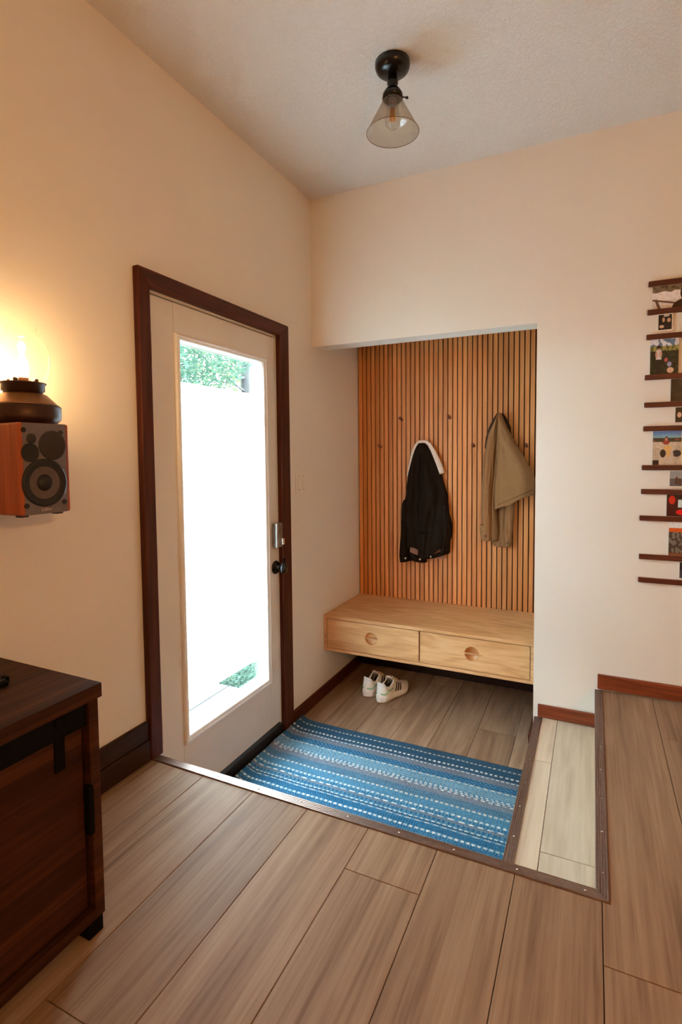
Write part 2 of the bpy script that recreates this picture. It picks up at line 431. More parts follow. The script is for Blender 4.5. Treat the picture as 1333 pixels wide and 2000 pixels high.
st = MB(); st.box((1.262, YF + 0.014, -0.12), (1.531, 0, ZT - 0.0122))
st = tag(st.build('floor', MT['dark']), 'intermediate step of pale oak planks beside the striped mat', 'step', kind='structure')
planks(st, 1.264, 1.360, YF + 0.016, -0.002, ZT, [-0.414], MT['step'])
planks(st, 1.360, 1.530, YF + 0.016, -0.002, ZT, [-0.968], MT['step'])
BX('riser', (1.257, YF + 0.016, ZP), (1.262, -0.001, ZT - 0.004), MT['step'], st)

ef = MB(); ef.box((0, YF + 0.014, -0.12), (1.256, 0, ZP - 0.0122)); ef.box((0, 0, -0.12), (AW - 0.001, AD, ZP - 0.0122))
ef = tag(ef.build('floor', MT['dark']), 'sunken entry floor of brown planks under the bench', 'floor', kind='structure')
es = [0.002, 0.152, 0.352, 0.552, 0.752, 0.952, 1.152, 1.2435]
ec = [[-0.5, 0.3], [0.4, -0.75], [0.123], [0.55, -0.6], [-0.45, 0.62], [0.095], [-0.35, 0.5]]
for i, (a, b) in enumerate(zip(es, es[1:])):
    planks(ef, a, b, YF + 0.016, AD - 0.002, ZP, ec[i], MT['entry'])
BX('riser', (0.03, YF + 0.0145, ZP), (1.256, YF + 0.0185, ZM - 0.002), MT['redwood'], fl)
BX('riser', (1.5285, YF + 0.02, ZT), (1.5325, -0.003, ZM - 0.002), MT['step'], fl)

# ribbed stair nosings with their screws
def nosing(label, pts_in, pts_out, z, ribs=5, lip=0.022, rib_h=0.0016):
    """strip between an inner (edge) line and an outer line, both 3 x,y points lists of 2; ribbed top"""
    t = thing('trim_%d' % nosing.k, label, 'nosing', (0, 0, 0), kind='structure'); nosing.k += 1
    (a0, a1), (b0, b1) = pts_in, pts_out
    m = MB(); prof = []
    N = ribs * 4
    for i in range(N + 1):
        f = i / N
        h = 0.0042 + (rib_h if (i % 4) in (1, 2) else 0.0)
        if i == 0 or i == N: h = 0.002
        prof.append((f, h))
    A = [m.bm.verts.new((a0[0] + (b0[0]-a0[0])*f, a0[1] + (b0[1]-a0[1])*f, z + h)) for f, h in prof]
    B = [m.bm.verts.new((a1[0] + (b1[0]-a1[0])*f, a1[1] + (b1[1]-a1[1])*f, z + h)) for f, h in prof]
    for i in range(N): m.bm.faces.new((A[i], A[i+1], B[i+1], B[i]))
    # lip folded down over the edge and underside
    l0 = m.bm.verts.new((a0[0], a0[1], z - lip)); l1 = m.bm.verts.new((a1[0], a1[1], z - lip))
    m.bm.faces.new((A[0], B[0], l1, l0))
    u0 = m.bm.verts.new((b0[0], b0[1], z + 0.0002)); u1 = m.bm.verts.new((b1[0], b1[1], z + 0.0002))
    m.bm.faces.new((A[-1], u0, u1, B[-1]))
    m.build('nosing_strip', MT['bronze'], t)
    return t
nosing.k = 1
def screws(t, pts, z):
    for x, y in pts:
        MB().lathe([(0.0032, 0.0), (0.0032, 0.0009), (0.002, 0.002), (0.0, 0.0023)], (x, y, z + 0.0046), 2, 10).build('screw', MT['screw'], t)
n1 = nosing('long brown metal nosing strip along the front edge of the entry well', ((0.031, -1.308), (1.523, -1.308)), ((0.031, YF), (1.557, YF)), ZM, rib_h=0.0004)
screws(n1, [(x, -1.327) for x in (0.32, 0.49, 0.654, 0.825, 0.993, 1.159, 1.331, 1.499)], ZM)
n2 = nosing('brown ribbed nosing strip on the edge of the upper floor right of the pale step', ((1.523, -1.308), (1.523, -0.02)), ((1.557, YF), (1.557, -0.02)), ZM)
screws(n2, [(1.5415, y) for y in (-0.045, -0.218, -0.387, -0.563, -0.727, -0.903, -1.072, -1.244)], ZM)
n3 = nosing('brown ribbed nosing strip on the pale step beside the mat', ((1.253, -1.32), (1.253, -0.02)), ((1.290, -1.32), (1.290, -0.02)), ZT)
screws(n3, [(1.2735, y) for y in (-0.089, -0.257, -0.428, -0.601, -0.765, -0.938)], ZT)

# baseboards
def board(name, label, a, b, mat, ax):
    m = MB(); m.box(a, b, 0.004, 2)
    return tag(m.build(name, mat), label, 'baseboard', kind='structure')
board('baseboard_back', 'red brown baseboard on the back wall above the pale step', (1.268, -0.018, 0.129), (1.5275, 0, 0.191), MT['redwood'], 0)
board('baseboard_back', 'long red brown baseboard on the back wall at the upper floor', (1.535, -0.018, 0.320), (XR, 0, 0.390), MT['redwood'], 0)
board('baseboard_left', 'dark baseboard of the alcove beside the entry mat', (0, -0.304, ZP), (0.015, AD - 0.001, 0.018), MT['redwood_y'], 1)
board('baseboard_back', 'dark baseboard at the back of the alcove under the bench', (0.016, AD - 0.016, ZP), (AW - 0.018, AD - 0.001, 0.018), MT['darkbase'], 0)
board('baseboard_right', 'end of the red baseboard on the right jamb of the alcove', (AW - 0.022, -0.012, ZP), (AW - 0.0005, AD - 0.018, 0.022), MT['redwood_y'], 1)
bl = thing('baseboard_left', 'tall dark two piece baseboard between cabinet and entry door', 'baseboard', (0, -3, ZM), kind='structure')
BX('lower_board', (0, -5.9, ZM), (0.024, -1.347, 0.392), MT['darkbase'], bl, 0.003)
BX('upper_board', (0, -5.9, 0.3925), (0.016, -1.347, 0.462), MT['darkbase'], bl, 0.003)

# door casing
tc = thing('trim_4', 'dark red brown wooden casing around the entry door', 'door casing', (0, -0.84, ZP), kind='structure')
oy0, oy1, oz = -1.345, -0.308, 2.130
MB().prism([(oy0, ZM), (DY0, ZM), (DY0, DZ1), (oy0, oz)], 0, 0.0, 0.028, 0.003).build('casing_side', MT['casing'], tc)
MB().prism([(DY1, ZP), (oy1, ZP), (oy1, oz), (DY1, DZ1)], 0, 0.0, 0.028, 0.003).build('casing_side', MT['casing'], tc)
MB().prism([(oy0, oz), (DY0, DZ1), (DY1, DZ1), (oy1, oz)], 0, 0.0, 0.028, 0.003).build('casing_head', MT['redwood_y'], tc)

# ------------------------------------------------------------------ entry door
d = thing('door_1', 'off white entry door with tall frosted glass pane', 'door', (0, -0.84, 0.02), kind='structure')
j = MB(); j.box((-0.12, DY0, ZP), (-0.002, DY0 + 0.006, DZ1)); j.box((-0.12, DY1 - 0.008, ZP), (-0.002, DY1, DZ1)); j.box((-0.12, DY0, DZ1 - 0.009), (-0.002, DY1, DZ1))
j.build('jamb', MT['door'], d)
sy0, sy1, sz0, sz1 = DY0 + 0.009, DY1 - 0.012, 0.022, DZ1 - 0.0145
wsp = MB(); wsp.box((-0.060, DY0 + 0.006, 0.016), (-0.0455, DY0 + 0.014, DZ1 - 0.009)); wsp.box((-0.060, DY1 - 0.020, 0.016), (-0.0455, DY1 - 0.008, DZ1 - 0.009)); wsp.box((-0.060, DY0 + 0.006, DZ1 - 0.022), (-0.0455, DY1 - 0.008, DZ1 - 0.009))
wsp.build('weatherstrip', MT['black_metal'], d)
my0, my1, mz0, mz1 = -1.143, -0.490, 0.262, 1.934          # moulding outer edge
iy0, iy1, iz0, iz1 = -1.116, -0.531, 0.300, 1.906          # glass opening
BX('stile', (-0.045, sy0, sz0), (0.0, my0 - 0.0004, sz1), MT['door'], d, 0.0015)
BX('stile', (-0.045, my1, sz0), (-0.0004, sy1, sz1), MT['door'], d)
BX('rail', (-0.045, my0, mz1), (-0.0004, my1, sz1), MT['door'], d)
BX('rail', (-0.045, my0, sz0), (-0.0010, my1, mz0), MT['door'], d)
# mitred moulding ring: profile from outer edge to inner reveal
def ring(m, prof):
    # prof: list of (inset from moulding outer edge, x)
    loops = []
    for ins, x in prof:
        f = ins
        loops.append([m.bm.verts.new(p) for p in ((x, my0 + f * (iy0-my0), mz0 + f * (iz0-mz0)), (x, my1 + f * (iy1-my1), mz0 + f * (iz0-mz0)), (x, my1 + f * (iy1-my1), mz1 + f * (iz1-mz1)), (x, my0 + f * (iy0-my0), mz1 + f * (iz1-mz1)))])
    for A, B in zip(loops, loops[1:]):
        for i in range(4): m.bm.faces.new((A[i], A[(i+1)%4], B[(i+1)%4], B[i]))
m = MB(); ring(m, [(0, -0.02), (0, 0.006), (0.12, 0.012), (0.35, 0.0145), (0.5, 0.011), (0.62, 0.012), (0.85, 0.010), (1.0, 0.004), (1.0, -0.012), (0.985, -0.013), (0.985, -0.034)])
m.build('glass_moulding', MT['white'], d)
s = MB()
e0, e1, f0, f1 = iy0 - 0.010, iy1 + 0.006, iz0 - 0.008, iz1 + 0.012
s.box((-0.046, e0, f0), (-0.036, e1, f0 + 0.014)); s.box((-0.046, e0, f1 - 0.014), (-0.036, e1, f1))
s.box((-0.046, e0, f0 + 0.014), (-0.036, e0 + 0.012, f1 - 0.014)); s.box((-0.046, e1 - 0.012, f0 + 0.014), (-0.036, e1, f1 - 0.014))
s.build('pane_spacer', MT['white'], d)
BX('glass_pane', (-0.0345, iy0 - 0.005, iz0 - 0.005), (-0.0325, iy1 + 0.005, iz1 + 0.005), MT['glass'], d)
fm = MB(); fm.grid(lambda u, v: (-0.0318, iy0 + (iy1 - 0.004 - iy0) * u, 0.412 + (1.752 - 0.412) * v), 1, 1, False)
fm.build('frosted_film', MT['film'], d)['label'] = 'white frosted privacy film on the pane'
# hinges
for z0, z1 in ((1.80, 1.905), (1.005, 1.108), (0.34, 0.445)):
    h = BX('hinge', (0.0, DY0 - 0.001, z0), (0.0045, DY0 + 0.006, z1), MT['black_metal'], d)
    MB().lathe([(0.0055, z0), (0.0055, z1)], (0.009, DY0 + 0.010, 0), 2, 12).build('knuckle', MT['brass'], h)
# smart deadbolt
db = MB().box((0.0, -0.462, 0.968), (0.034, -0.406, 1.098), 0.008, 3).build('deadbolt', MT['nickel'], d)
MB().box((0.034, -0.428, 0.982), (0.047, -0.408, 1.016), 0.004, 2).build('thumb_turn', MT['screw'], db)
# knob
kc = (0, -0.432, 0.861)
kn = MB().lathe([(0.0, 0.0), (0.035, 0.0), (0.035, 0.006), (0.031, 0.010), (0.013, 0.012), (0.011, 0.032), (0.015, 0.038), (0.026, 0.043), (0.028, 0.052), (0.026, 0.060), (0.018, 0.064), (0.0, 0.066)], kc, 0, 28, False).build('door_knob', MT['black_gloss'], d)
BX('strike_plate', (0.026, DY1 - 0.001, 0.872), (0.031, DY1 + 0.014, 0.905), MT['black_metal'], tc, 0.001)
BX('sill', (-0.12, DY0 + 0.007, ZP), (0.020, DY1 - 0.009, 0.016), MT['sill'], d, 0.003)

# ------------------------------------------------------------------ light switch
t = thing('light_switch', 'ivory double paddle light switch on the wall right of the door', 'switch', (0, -0.152, 1.29))
BX('cover_plate', (0, -0.214, 1.232), (0.006, -0.090, 1.350), MT['switch'], t, 0.002, 2)
for y in (-0.178, -0.126):
    BX('paddle', (0.006, y - 0.018, 1.256), (0.009, y + 0.018, 1.326), MT['switch'], t, 0.001)
    for zs in (1.3275, 1.2515): BX('screw_slot', (0.0061, y - 0.011, zs), (0.0068, y + 0.011, zs + 0.0025), MT['slot'], t)

# ------------------------------------------------------------------ slat wall and pegs
SY = 0.672
sp = thing('slat_panel', 'oak slatted wall panel lining the back of the alcove', 'slat panel', (0.62, AD, 0.45))
BX('felt_backing', (0.001, 0.684, 0.10), (AW - 0.001, AD - 0.001, 2.415), MT['felt'], sp)
x = 0.0075; k = 0
while x < AW - 0.004:
    x1 = min(x + 0.0252, AW - 0.001)
    BX('slat', (x, SY, 0.10), (x1, 0.6838, 2.414), MT['slat'], sp, 0.0008)
    x += 0.0317; k += 1
pegs = [(0.318, 1.69, 'first wooden coat peg of the upper row, nearest the door'), (0.644, 1.69, 'bare wooden coat peg in the middle of the upper row'),
        (0.959, 1.680, 'wooden coat peg holding the olive overshirt'), (0.165, 1.509, 'lowest left wooden coat peg, left of the black jacket'),
        (0.48, 1.505, 'wooden coat peg holding the black jacket'), (0.801, 1.506, 'lower wooden coat peg left of the olive overshirt'), (1.122, 1.50, 'lower wooden coat peg right of the olive overshirt')]
for px, pz, lb in pegs:
    o = MB().lathe([(0.0, 0.0), (0.0075, 0.0), (0.0085, -0.005), (0.0085, -0.034), (0.010, -0.038), (0.010, -0.046), (0.008, -0.048), (0.0, -0.048)], (px + 0.008, SY, pz - 0.012), 1, 16, False).build('coat_peg', MT['peg'])
    # tilt upward slightly about its base
    o.data.transform(Matrix.Translation((px + 0.008, SY, pz - 0.012)) @ Matrix.Rotation(math.radians(-14), 4, 'X') @ Matrix.Translation((-px - 0.008, -SY, -pz + 0.012)))
    tag(o, lb, 'peg', 'coat pegs on the slat panel')

# ------------------------------------------------------------------ floating bench
BF, BT, BB = 0.114, 0.455, 0.233
b = thing('floating_bench', 'light oak floating bench with two drawers in the alcove', 'bench', (0.62, 0.39, BB))
BX('bench_top', (0.001, BF, BT - 0.020), (AW - 0.002, SY - 0.001, BT), MT['oak'], b, 0.002)
BX('bench_bottom', (0.001, BF, BB), (AW - 0.002, SY - 0.001, BB + 0.017), MT['oak'], b, 0.0015)
BX('side_panel', (0.001, BF, BB + 0.0175), (0.019, SY - 0.001, BT - 0.0205), MT['oak'], b, 0.001)
BX('side_panel', (1.219, BF, BB + 0.0175), (AW - 0.002, SY - 0.001, BT - 0.0205), MT['oak'], b, 0.001)
BX('back_panel', (0.02, BF + 0.04, BB + 0.018), (1.218, BF + 0.046, BT - 0.021), MT['felt'], b)  # black sheet close behind the drawers, standing in for shade in their gaps
def drawer(x0, x1, cx, cz, r, gx0, gx1):
    z0, z1 = BB + 0.0205, BT - 0.0235
    N = 48
    m = MB(); y = BF + 0.003
    outer, inner = [], []
    for i in range(N):
        a = 2 * PI * i / N + PI / N
        c, s = math.cos(a), math.sin(a)
        tx = ((x1 if c > 0 else x0) - cx) / c if abs(c) > 1e-6 else 1e9
        tz = ((z1 if s > 0 else z0) - cz) / s if abs(s) > 1e-6 else 1e9
        k = min(tx, tz)
        outer.append([cx + c * k, cz + s * k]); inner.append((cx + c * r, cz + s * r))
    for X in (x0, x1):
        for Z in (z0, z1):
            i = min(range(N), key=lambda q: (outer[q][0]-X)**2 + (outer[q][1]-Z)**2); outer[i] = [X, Z]
    O = [m.bm.verts.new((p[0], y, p[1])) for p in outer]; I = [m.bm.verts.new((p[0], y, p[1])) for p in inner]
    O2 = [m.bm.verts.new((p[0], y + 0.018, p[1])) for p in outer]; I2 = [m.bm.verts.new((p[0], y + 0.014, p[1])) for p in inner]
    for i in range(N):
        q = (i + 1) % N
        m.bm.faces.new((O[i], O[q], I[q], I[i])); m.bm.faces.new((O[i], O2[i], O2[q], O[q])); m.bm.faces.new((I[i], I[q], I2[q], I2[i]))
    o = m.build('drawer_front', MT['oak'], b)
    # scooped dish behind the hole and the thin pull blade across it
    dm = MB(); dm.lathe([(r, 0.014), (r * 0.97, 0.020), (r * 0.8, 0.026), (0.0, 0.030)], (cx, y, cz), 1, 32, False); dm.build('finger_recess', MT['oak'], o)
    BX('pull_blade', (gx0, y - 0.004, cz - 0.0022), (gx1, y + 0.022, cz + 0.0022), MT['oak'], o, 0.0006)
drawer(0.0225, 0.6100, 0.316, 0.347, 0.038, 0.272, 0.362)
drawer(0.6175, 1.2155, 0.913, 0.347, 0.040, 0.858, 0.975)

# ------------------------------------------------------------------ hanging jackets
def interp(rows, z):
    """rows sorted top to bottom: (z, xl, xr)"""
    if z >= rows[0][0]: return rows[0][1:]
    for A, B in zip(rows, rows[1:]):
        if A[0] >= z >= B[0]:
            t = (A[0] - z) / max(1e-9, A[0] - B[0]); return tuple(A[i] + (B[i] - A[i]) * t for i in (1, 2))
    return rows[-1][1:]
def cloth(rows, yb, depth, folds=(), nu=40, nv=60, bottom=None, top=None, wob=0.006, seed=0.0, thick=0.010, sharp=0.45):
    """closed cloth body in front of the slats. yb: y of its back; depth(v): how far it stands out; folds: (u0,u1,width,amp,v0,v1)"""
    zt, zb = rows[0][0], rows[-1][0]
    def zz(u, v):
        b_ = zb + (bottom(u) if bottom else 0.0); t_ = zt + (top(u) if top else 0.0)
        return t_ + (b_ - t_) * v
    def front(u, v):
        z = zz(u, v); xl, xr = interp(rows, zt + (zb - zt) * v)
        dd = depth(v) * (max(0.0, math.sin(PI * u)) ** sharp)
        for u0, u1, wd, am, v0, v1 in folds:
            if v0 <= v <= v1:
                q = (v - v0) / (v1 - v0); uc = u0 + (u1 - u0) * q
                env = min(1.0, 6 * q, 6 * (1 - q) + (1 if v1 >= 1 else 0))
                dd += am * env * math.exp(-((u - uc) / wd) ** 2)
        edge = min(1.0, 8 * u, 8 * (1 - u))
        dd += wob * edge * noise.noise((u * 5 + seed, v * 7, seed))
        return (xl + (xr - xl) * u, yb - thick - max(0.0, dd), z)
    m = MB()
    A = m.grid(front, nu, nv)
    def back(u, v):
        p = front(u, v); return (p[0], yb - 0.002, p[2])
    B = m.grid(back, nu, nv)
    for i in range(nu):
        m.bm.faces.new((A[0][i], A[0][i+1], B[0][i+1], B[0][i])); m.bm.faces.new((A[nv][i], A[nv][i+1], B[nv][i+1], B[nv][i]))
    for j in range(nv):
        m.bm.faces.new((A[j][0], A[j+1][0], B[j+1][0], B[j][0])); m.bm.faces.new((A[j][nu], A[j+1][nu], B[j+1][nu], B[j][nu]))
    return m

jk = thing('black_jacket', 'black jacket with cream fleece collar hanging from a lower peg', 'jacket', (0.49, 0.62, 0.72))
YB = SY - 0.002
rowsJ = [(1.518, 0.452, 0.506), (1.500, 0.436, 0.524), (1.468, 0.421, 0.544), (1.422, 0.406, 0.562), (1.377, 0.393, 0.581), (1.313, 0.376, 0.602), (1.240, 0.366, 0.624), (1.172, 0.359, 0.646), (1.110, 0.345, 0.649), (1.000, 0.345, 0.652), (0.93, 0.352, 0.654), (0.875, 0.36, 0.655), (0.80, 0.37, 0.655)]
cloth(rowsJ, YB - 0.012, lambda v: 0.045 + 0.03 * v, [(0.46, 0.40, 0.07, -0.030, 0.05, 1.0), (0.62, 0.78, 0.10, 0.020, 0.1, 0.7), (0.22, 0.14, 0.06, 0.018, 0.1, 1.0), (0.72, 0.42, 0.05, -0.022, 0.55, 1.0), (0.86, 0.70, 0.06, -0.018, 0.35, 0.9), (0.28, 0.30, 0.04, -0.016, 0.4, 1.0)], 48, 70, bottom=lambda u: 0.03 * math.sin(u * 9) , wob=0.012, seed=2.3).build('jacket_body', MT['jacket'], jk)
# cream collar: rounded band following the shoulder line
cp = [(0.372, 1.300), (0.386, 1.362), (0.402, 1.424), (0.418, 1.472), (0.438, 1.508), (0.458, 1.527), (0.480, 1.531), (0.503, 1.526), (0.524, 1.508), (0.546, 1.470), (0.566, 1.424), (0.586, 1.374), (0.604, 1.318)]
MB().tube([(x_ + (0.004 if i > 6 else 0.0), YB - 0.030 - 0.012 * math.sin(PI * i / 12), z_) for i, (x_, z_) in enumerate(cp)], [0.002, 0.0035, 0.004, 0.0045, 0.005, 0.005, 0.005, 0.0055, 0.006, 0.007, 0.0085, 0.010, 0.010], 10, 2.2).build('fleece_collar', MT['fleece'], jk)['label'] = 'cream fleece collar'
# sleeves
rowsS = [(1.14, 0.350, 0.40), (1.107, 0.335, 0.405), (1.05, 0.331, 0.405), (0.99, 0.330, 0.402), (0.934, 0.329, 0.398), (0.863, 0.324, 0.392), (0.80, 0.319, 0.388), (0.768, 0.317, 0.386)]
sl = cloth(rowsS, YB - 0.018, lambda v: 0.045, [(0.5, 0.6, 0.2, 0.008, 0.0, 1.0)], 20, 30, wob=0.008, seed=5.1, thick=0.012).build('sleeve', MT['jacket'], jk)
rowsC = [(0.770, 0.318, 0.388), (0.745, 0.319, 0.393), (0.716, 0.322, 0.394)]
cloth(rowsC, YB - 0.018, lambda v: 0.050, [], 16, 6, bottom=lambda u: 0.012 * u, wob=0.002, thick=0.012).build('cuff', MT['jacket'], sl)
rowsS2 = [(1.12, 0.61, 0.652), (1.06, 0.615, 0.657), (1.02, 0.620, 0.668), (0.99, 0.622, 0.675), (0.95, 0.622, 0.676), (0.90, 0.618, 0.672), (0.883, 0.612, 0.664), (0.84, 0.605, 0.662), (0.80, 0.60, 0.660)]
cloth(rowsS2, YB - 0.018, lambda v: 0.040, [(0.5, 0.4, 0.15, 0.010, 0.0, 1.0)], 20, 30, wob=0.010, seed=8.4, thick=0.012).build('sleeve', MT['jacket'], jk)
# pale lining seen in the openings and the hem bands below it
MB().sheet(lambda u, v: (0.385 + 0.10 * u, YB - 0.028 - 0.004 * math.sin(PI * u), 0.745 + 0.115 * v), 8, 8).build('jacket_lining', MT['lining'], jk)['label'] = 'pale lining'
MB().sheet(lambda u, v: (0.53 + 0.10 * u, YB - 0.028 - 0.004 * math.sin(PI * u), 0.755 + 0.085 * v), 8, 8).build('jacket_lining', MT['lining'], jk)['label'] = 'pale lining'
rowsH = [(0.786, 0.390, 0.452), (0.765, 0.391, 0.500), (0.730, 0.392, 0.506)]
cloth(rowsH, YB - 0.014, lambda v: 0.052, [], 20, 8, bottom=lambda u: -0.014 * u + 0.010, top=lambda u: -0.02 * u, wob=0.003, thick=0.014).build('hem_band', MT['jacket'], jk)
rowsH2 = [(0.800, 0.548, 0.652), (0.770, 0.534, 0.655), (0.755, 0.536, 0.640)]
cloth(rowsH2, YB - 0.014, lambda v: 0.052, [], 20, 8, bottom=lambda u: 0.035 * u, top=lambda u: 0.012 * math.sin(PI * u) - 0.02 * (1 - u), wob=0.003, thick=0.014).build('hem_band', MT['jacket'], jk)
rowsP = [(0.93, 0.455, 0.54), (0.85, 0.452, 0.545), (0.79, 0.448, 0.545), (0.74, 0.445, 0.545)]
cloth(rowsP, YB - 0.010, lambda v: 0.065, [(0.3, 0.4, 0.15, -0.012, 0.0, 1.0)], 20, 20, bottom=lambda u: 0.02 * u, wob=0.006, seed=3.3, thick=0.014).build('front_placket', MT['jacket'], jk)
for x_, z_ in ((0.374, 0.752), (0.474, 0.752), (0.548, 0.776)):
    MB().lathe([(0.0, -0.004), (0.0055, -0.004), (0.0065, 0.0), (0.0065, 0.004)], (x_, YB - 0.080, z_), 1, 12, True).build('snap', MT['snap'], jk)['label'] = 'pale snap button'

oj = thing('olive_overshirt', 'olive brown twill overshirt hanging from the upper right peg', 'jacket', (1.0, 0.62, 0.87))
rl = [(1.690, 0.958, 0.976), (1.571, 0.902, 0.968), (1.478, 0.886, 0.968), (1.438, 0.876, 0.966), (1.319, 0.868, 0.962), (1.190, 0.862, 0.956), (1.090, 0.859, 0.958), (0.990, 0.861, 0.966), (0.935, 0.864, 0.968), (0.900, 0.868, 0.968)]
cloth(rl, YB - 0.012, lambda v: 0.040 + 0.015 * v, [(0.85, 0.62, 0.06, -0.024, 0.2, 1.0), (0.66, 0.62, 0.05, -0.014, 0.35, 0.8), (0.3, 0.3, 0.15, 0.014, 0.1, 1.0)], 36, 70, wob=0.006, seed=1.7).build('side_panel', MT['olive'], oj)
rr = [(1.696, 0.966, 0.984), (1.567, 0.962, 1.028), (1.446, 0.962, 1.084), (1.389, 0.959, 1.110), (1.302, 0.951, 1.150), (1.205, 0.947, 1.184), (1.150, 0.946, 1.183), (1.092, 0.948, 1.180)]
def hem(u): return 0.108 * max(0.0, u) ** 1.0 + 0.004 * math.sin(u * 11)
cloth(rr, YB - 0.030, lambda v: 0.045 + 0.03 * v, [(0.10, 0.06, 0.06, 0.014, 0.1, 1.0), (0.42, 0.45, 0.16, -0.012, 0.3, 0.9), (0.8, 0.75, 0.12, 0.008, 0.4, 1.0)], 44, 70, bottom=hem, wob=0.004, seed=4.2).build('front_panel', MT['olive'], oj)
# hem stitching line
MB().tube([(0.952 + (1.176 - 0.952) * i / 24, YB - 0.040 - (0.075 + 0.004) * max(0.0, math.sin(PI * min(0.97, max(0.03, i / 24)))) ** 0.45 - 0.009, 1.120 + 0.108 * i / 24) for i in range(25)], 0.0012, 5).build('hem_stitching', MT['olive_dark'], oj)
# folded dark collar edges each side of the peak
MB().tube([(0.964, YB - 0.055, 1.690), (0.945, YB - 0.050, 1.655), (0.920, YB - 0.042, 1.605), (0.898, YB - 0.034, 1.540), (0.884, YB - 0.028, 1.478)], [0.004, 0.006, 0.007, 0.006, 0.002], 8, 1.8).build('collar_edge', MT['olive_dark'], oj)['label'] = 'dark underside of the collar'
MB().tube([(0.986, YB - 0.040, 1.692), (1.003, YB - 0.034, 1.655), (1.022, YB - 0.028, 1.605), (1.036, YB - 0.020, 1.560)], [0.005, 0.008, 0.009, 0.004], 8, 1.8).build('collar_edge', MT['olive_dark'], oj)['label'] = 'dark underside of the collar'
rb = [(1.140, 0.962, 1.064), (1.05, 0.962, 1.060), (0.95, 0.958, 1.052), (0.885, 0.930, 1.046), (0.862, 0.938, 1.040)]
cloth(rb, YB - 0.006, lambda v: 0.012, [(0.3, 0.3, 0.1, 0.008, 0.0, 1.0)], 20, 30, bottom=lambda u: -0.004 * math.sin(PI * u), wob=0.004, seed=6.6, thick=0.006).build('back_panel', MT['olive'], oj)
rs2 = [(1.145, 1.015, 1.066), (1.05, 1.008, 1.062), (0.96, 1.003, 1.053), (0.915, 1.002, 1.050), (0.868, 1.006, 1.044)]
s2 = cloth(rs2, YB - 0.022, lambda v: 0.032, [(0.3, 0.6, 0.12, -0.008, 0.0, 0.8)], 18, 30, wob=0.005, seed=9.1, thick=0.008).build('sleeve', MT['olive'], oj)
MB().lathe([(0.0, -0.004), (0.006, -0.004), (0.007, 0.0), (0.007, 0.003)], (1.030, YB - 0.064, 0.893), 1, 12, True).build('button', MT['button'], s2)
rs1 = [(1.00, 0.861, 0.905), (0.96, 0.862, 0.912), (0.93, 0.865, 0.915), (0.908, 0.868, 0.912)]
c1 = cloth(rs1, YB - 0.05, lambda v: 0.022, [], 16, 14, wob=0.003, seed=9.7, thick=0.012).build('cuff', MT['olive'], oj)
MB().lathe([(0.0, -0.004), (0.006, -0.004), (0.007, 0.0), (0.007, 0.003)], (0.900, YB - 0.084, 0.932), 1, 12, True).build('button', MT['button'], c1)

